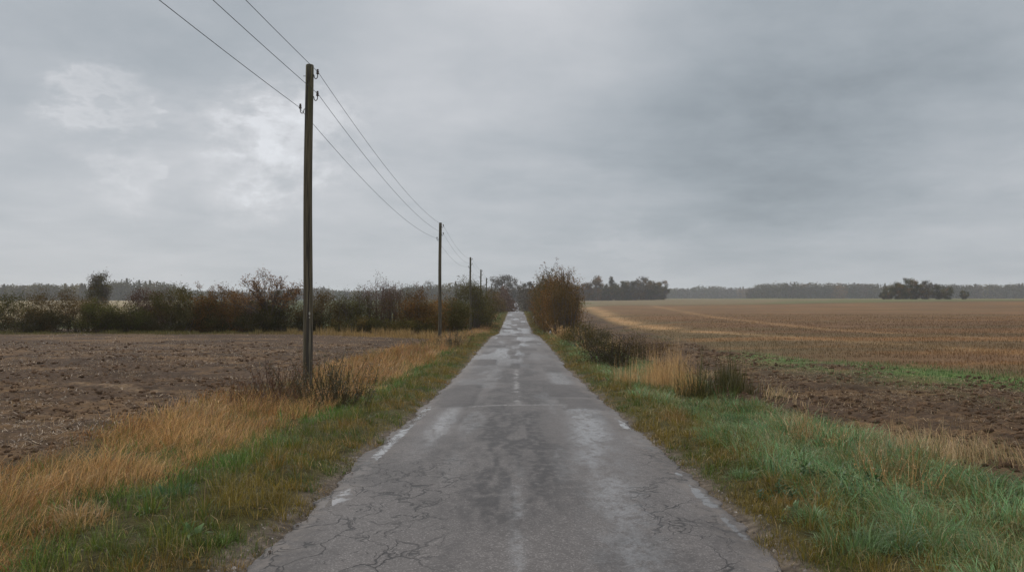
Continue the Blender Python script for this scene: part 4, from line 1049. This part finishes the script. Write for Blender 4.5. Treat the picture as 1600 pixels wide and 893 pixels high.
# ------------------------------------------------------------------ light, sky, camera
def build_world():
    w = bpy.data.worlds.new('World'); S.world = w; w.use_nodes = True
    t = w.node_tree; t.nodes.clear()
    class W(M):
        def __init__(s): s.t = t
    m = W()
    d = m.n('ShaderNodeTexCoord').outputs['Generated']
    sx = m.n('ShaderNodeSeparateXYZ', {0: d}); X_, Y_, Z_ = sx.outputs
    zc = m.math('MAXIMUM', Z_, 0.0)
    # direction laid out on a cloud deck overhead
    inv = m.math('DIVIDE', 1., m.math('ADD', zc, .16))
    v = m.n('ShaderNodeVectorMath', {0: d, 'Scale': inv}, operation='SCALE').outputs[0]
    v = m.scale(v, (1., 1., 0.))
    n1 = m.noise(v, .8, 8, .55, .25)
    n2 = m.noise(v, 2.6, 8, .6, .2)
    n3 = m.noise(m.scale(d, (1., 1., 2.0)), 7., 8, .62, .15)
    def blob(px, py, kx, amp, warp=.03):
        b = Vector(((px - 806) / 1252, 1, (467 - py) / 1252)).normalized()
        dp = m.n('ShaderNodeVectorMath', {0: d, 1: tuple(b)}, operation='DOT_PRODUCT').outputs['Value']
        q = m.math('ADD', m.math('SUBTRACT', 1., dp), m.math('MULTIPLY', m.math('SUBTRACT', n3, .5), warp))
        g = m.math('EXPONENT', m.math('MULTIPLY', q, -kx))
        return m.math('MULTIPLY', m.math('MINIMUM', g, 1.25), amp)
    L = m.math('ADD', .525, m.math('MULTIPLY', m.math('SUBTRACT', n1, .5), .30))
    L = m.math('ADD', L, m.math('MULTIPLY', m.math('SUBTRACT', n2, .5), .13))
    for a in BLOBS: L = m.math('ADD', L, blob(*a))
    # overcast: brighter towards the zenith, pale towards the horizon
    hz = m.math('MULTIPLY', m.ramp(Z_, .14, .0), .5)
    L = m.math('ADD', m.math('MULTIPLY', L, m.math('SUBTRACT', 1., hz)), m.math('MULTIPLY', hz, .50))
    L = m.math('MULTIPLY', L, m.ramp(Z_, .40, .85, 1., 2.5))
    col = m.mix(m.ramp(L, .3, .62), (.80, .905, 1.0), (.93, .955, 1.0))
    cl = m.n('ShaderNodeVectorMath', {0: col, 'Scale': L}, operation='SCALE').outputs[0]
    below = m.ramp(Z_, -.01, -.05)
    cl = m.mix(below, cl, (.10, .085, .07))
    bg = m.n('ShaderNodeBackground', {'Color': cl, 'Strength': 1.0})
    sky = m.n('ShaderNodeTexSky', sky_type='NISHITA', sun_disc=False, sun_elevation=R(SUN_EL), sun_rotation=R(SUN_AZ))
    bs = m.n('ShaderNodeBackground', {'Color': sky.outputs[0], 'Strength': .06})
    mx = m.n('ShaderNodeMixShader', {0: .95, 1: bs.outputs[0], 2: bg.outputs[0]})
    out = m.n('ShaderNodeOutputWorld'); t.links.new(mx.outputs[0], out.inputs[0])
    w.cycles.sampling_method = 'MANUAL'; w.cycles.sample_map_resolution = 512
    s = bpy.data.lights.new('sun', 'SUN'); s.energy = 1.5; s.angle = R(40); s.color = (1., .97, .93)
    o = bpy.data.objects.new('sun', s); COL.objects.link(o)
    o.rotation_euler = (R(90 - SUN_EL), 0, R(180 - SUN_AZ)); o.location = (0, 0, 50)

BLOBS = [(365, 205, 380, .15), (205, 225, 600, .12), (440, 195, 600, .06), (255, 225, 800, -.08), (860, 30, 70, .08), (1090, 285, 24, -.14), (1340, 260, 60, -.05), (1010, 395, 300, .07), (1400, 20, 50, -.04), (300, 50, 50, -.09), (600, 250, 120, .03)]
SUN_EL, SUN_AZ = 50, -30

def build_haze():
    V = np.array([[-2650, -140, -12], [2650, -140, -12], [2650, 3000, -12], [-2650, 3000, -12], [-2650, -140, 34], [2650, -140, 34], [2650, 3000, 34], [-2650, 3000, 34]], float)
    Q = [[0, 3, 2, 1], [4, 5, 6, 7], [0, 1, 5, 4], [1, 2, 6, 5], [2, 3, 7, 6], [3, 0, 4, 7]]
    m = M('haze'); m.t.nodes.remove(m.b)
    v = m.n('ShaderNodeVolumePrincipled', {'Color': (.93, .95, .97), 'Density': HAZE, 'Anisotropy': .2})
    m.t.links.new(v.outputs[0], m.out.inputs['Volume'])
    link('haze', quads('haze', V, Q), m.m, None, label='thin damp pale haze over the fields that fades the distant woods', cat='haze', kind='stuff')
HAZE = .00019

def build_camera():
    c = bpy.data.cameras.new('camera'); c.lens = 36 * 1252 / 1600; c.sensor_width = 36; c.clip_end = 6000; c.clip_start = .1
    o = bpy.data.objects.new('camera', c); COL.objects.link(o)
    o.location = (0, 0, CAMZ); o.rotation_euler = (R(90) + math.atan(20.5 / 1252), 0, math.atan(6 / 1252))
    S.camera = o

build_world(); build_camera(); build_ground(); build_road(); build_grass(); build_hedges(); build_woods(); build_weeds(); build_docks(); build_poles(); build_small()
if HAZE: build_haze()

S.render.engine = 'CYCLES'
S.view_settings.view_transform = 'Standard'; S.view_settings.look = 'None'; S.view_settings.exposure = .15; S.view_settings.gamma = 1
S.view_settings.use_curve_mapping = False
cy = S.cycles
cy.use_denoising = True
try: cy.denoiser = 'OPENIMAGEDENOISE'
except Exception: pass
cy.max_bounces = 6; cy.diffuse_bounces = 3; cy.glossy_bounces = 3; cy.transmission_bounces = 3; cy.volume_bounces = 1; cy.transparent_max_bounces = 4
cy.use_adaptive_sampling = True; cy.adaptive_threshold = .006
cy.caustics_reflective = False; cy.caustics_refractive = False
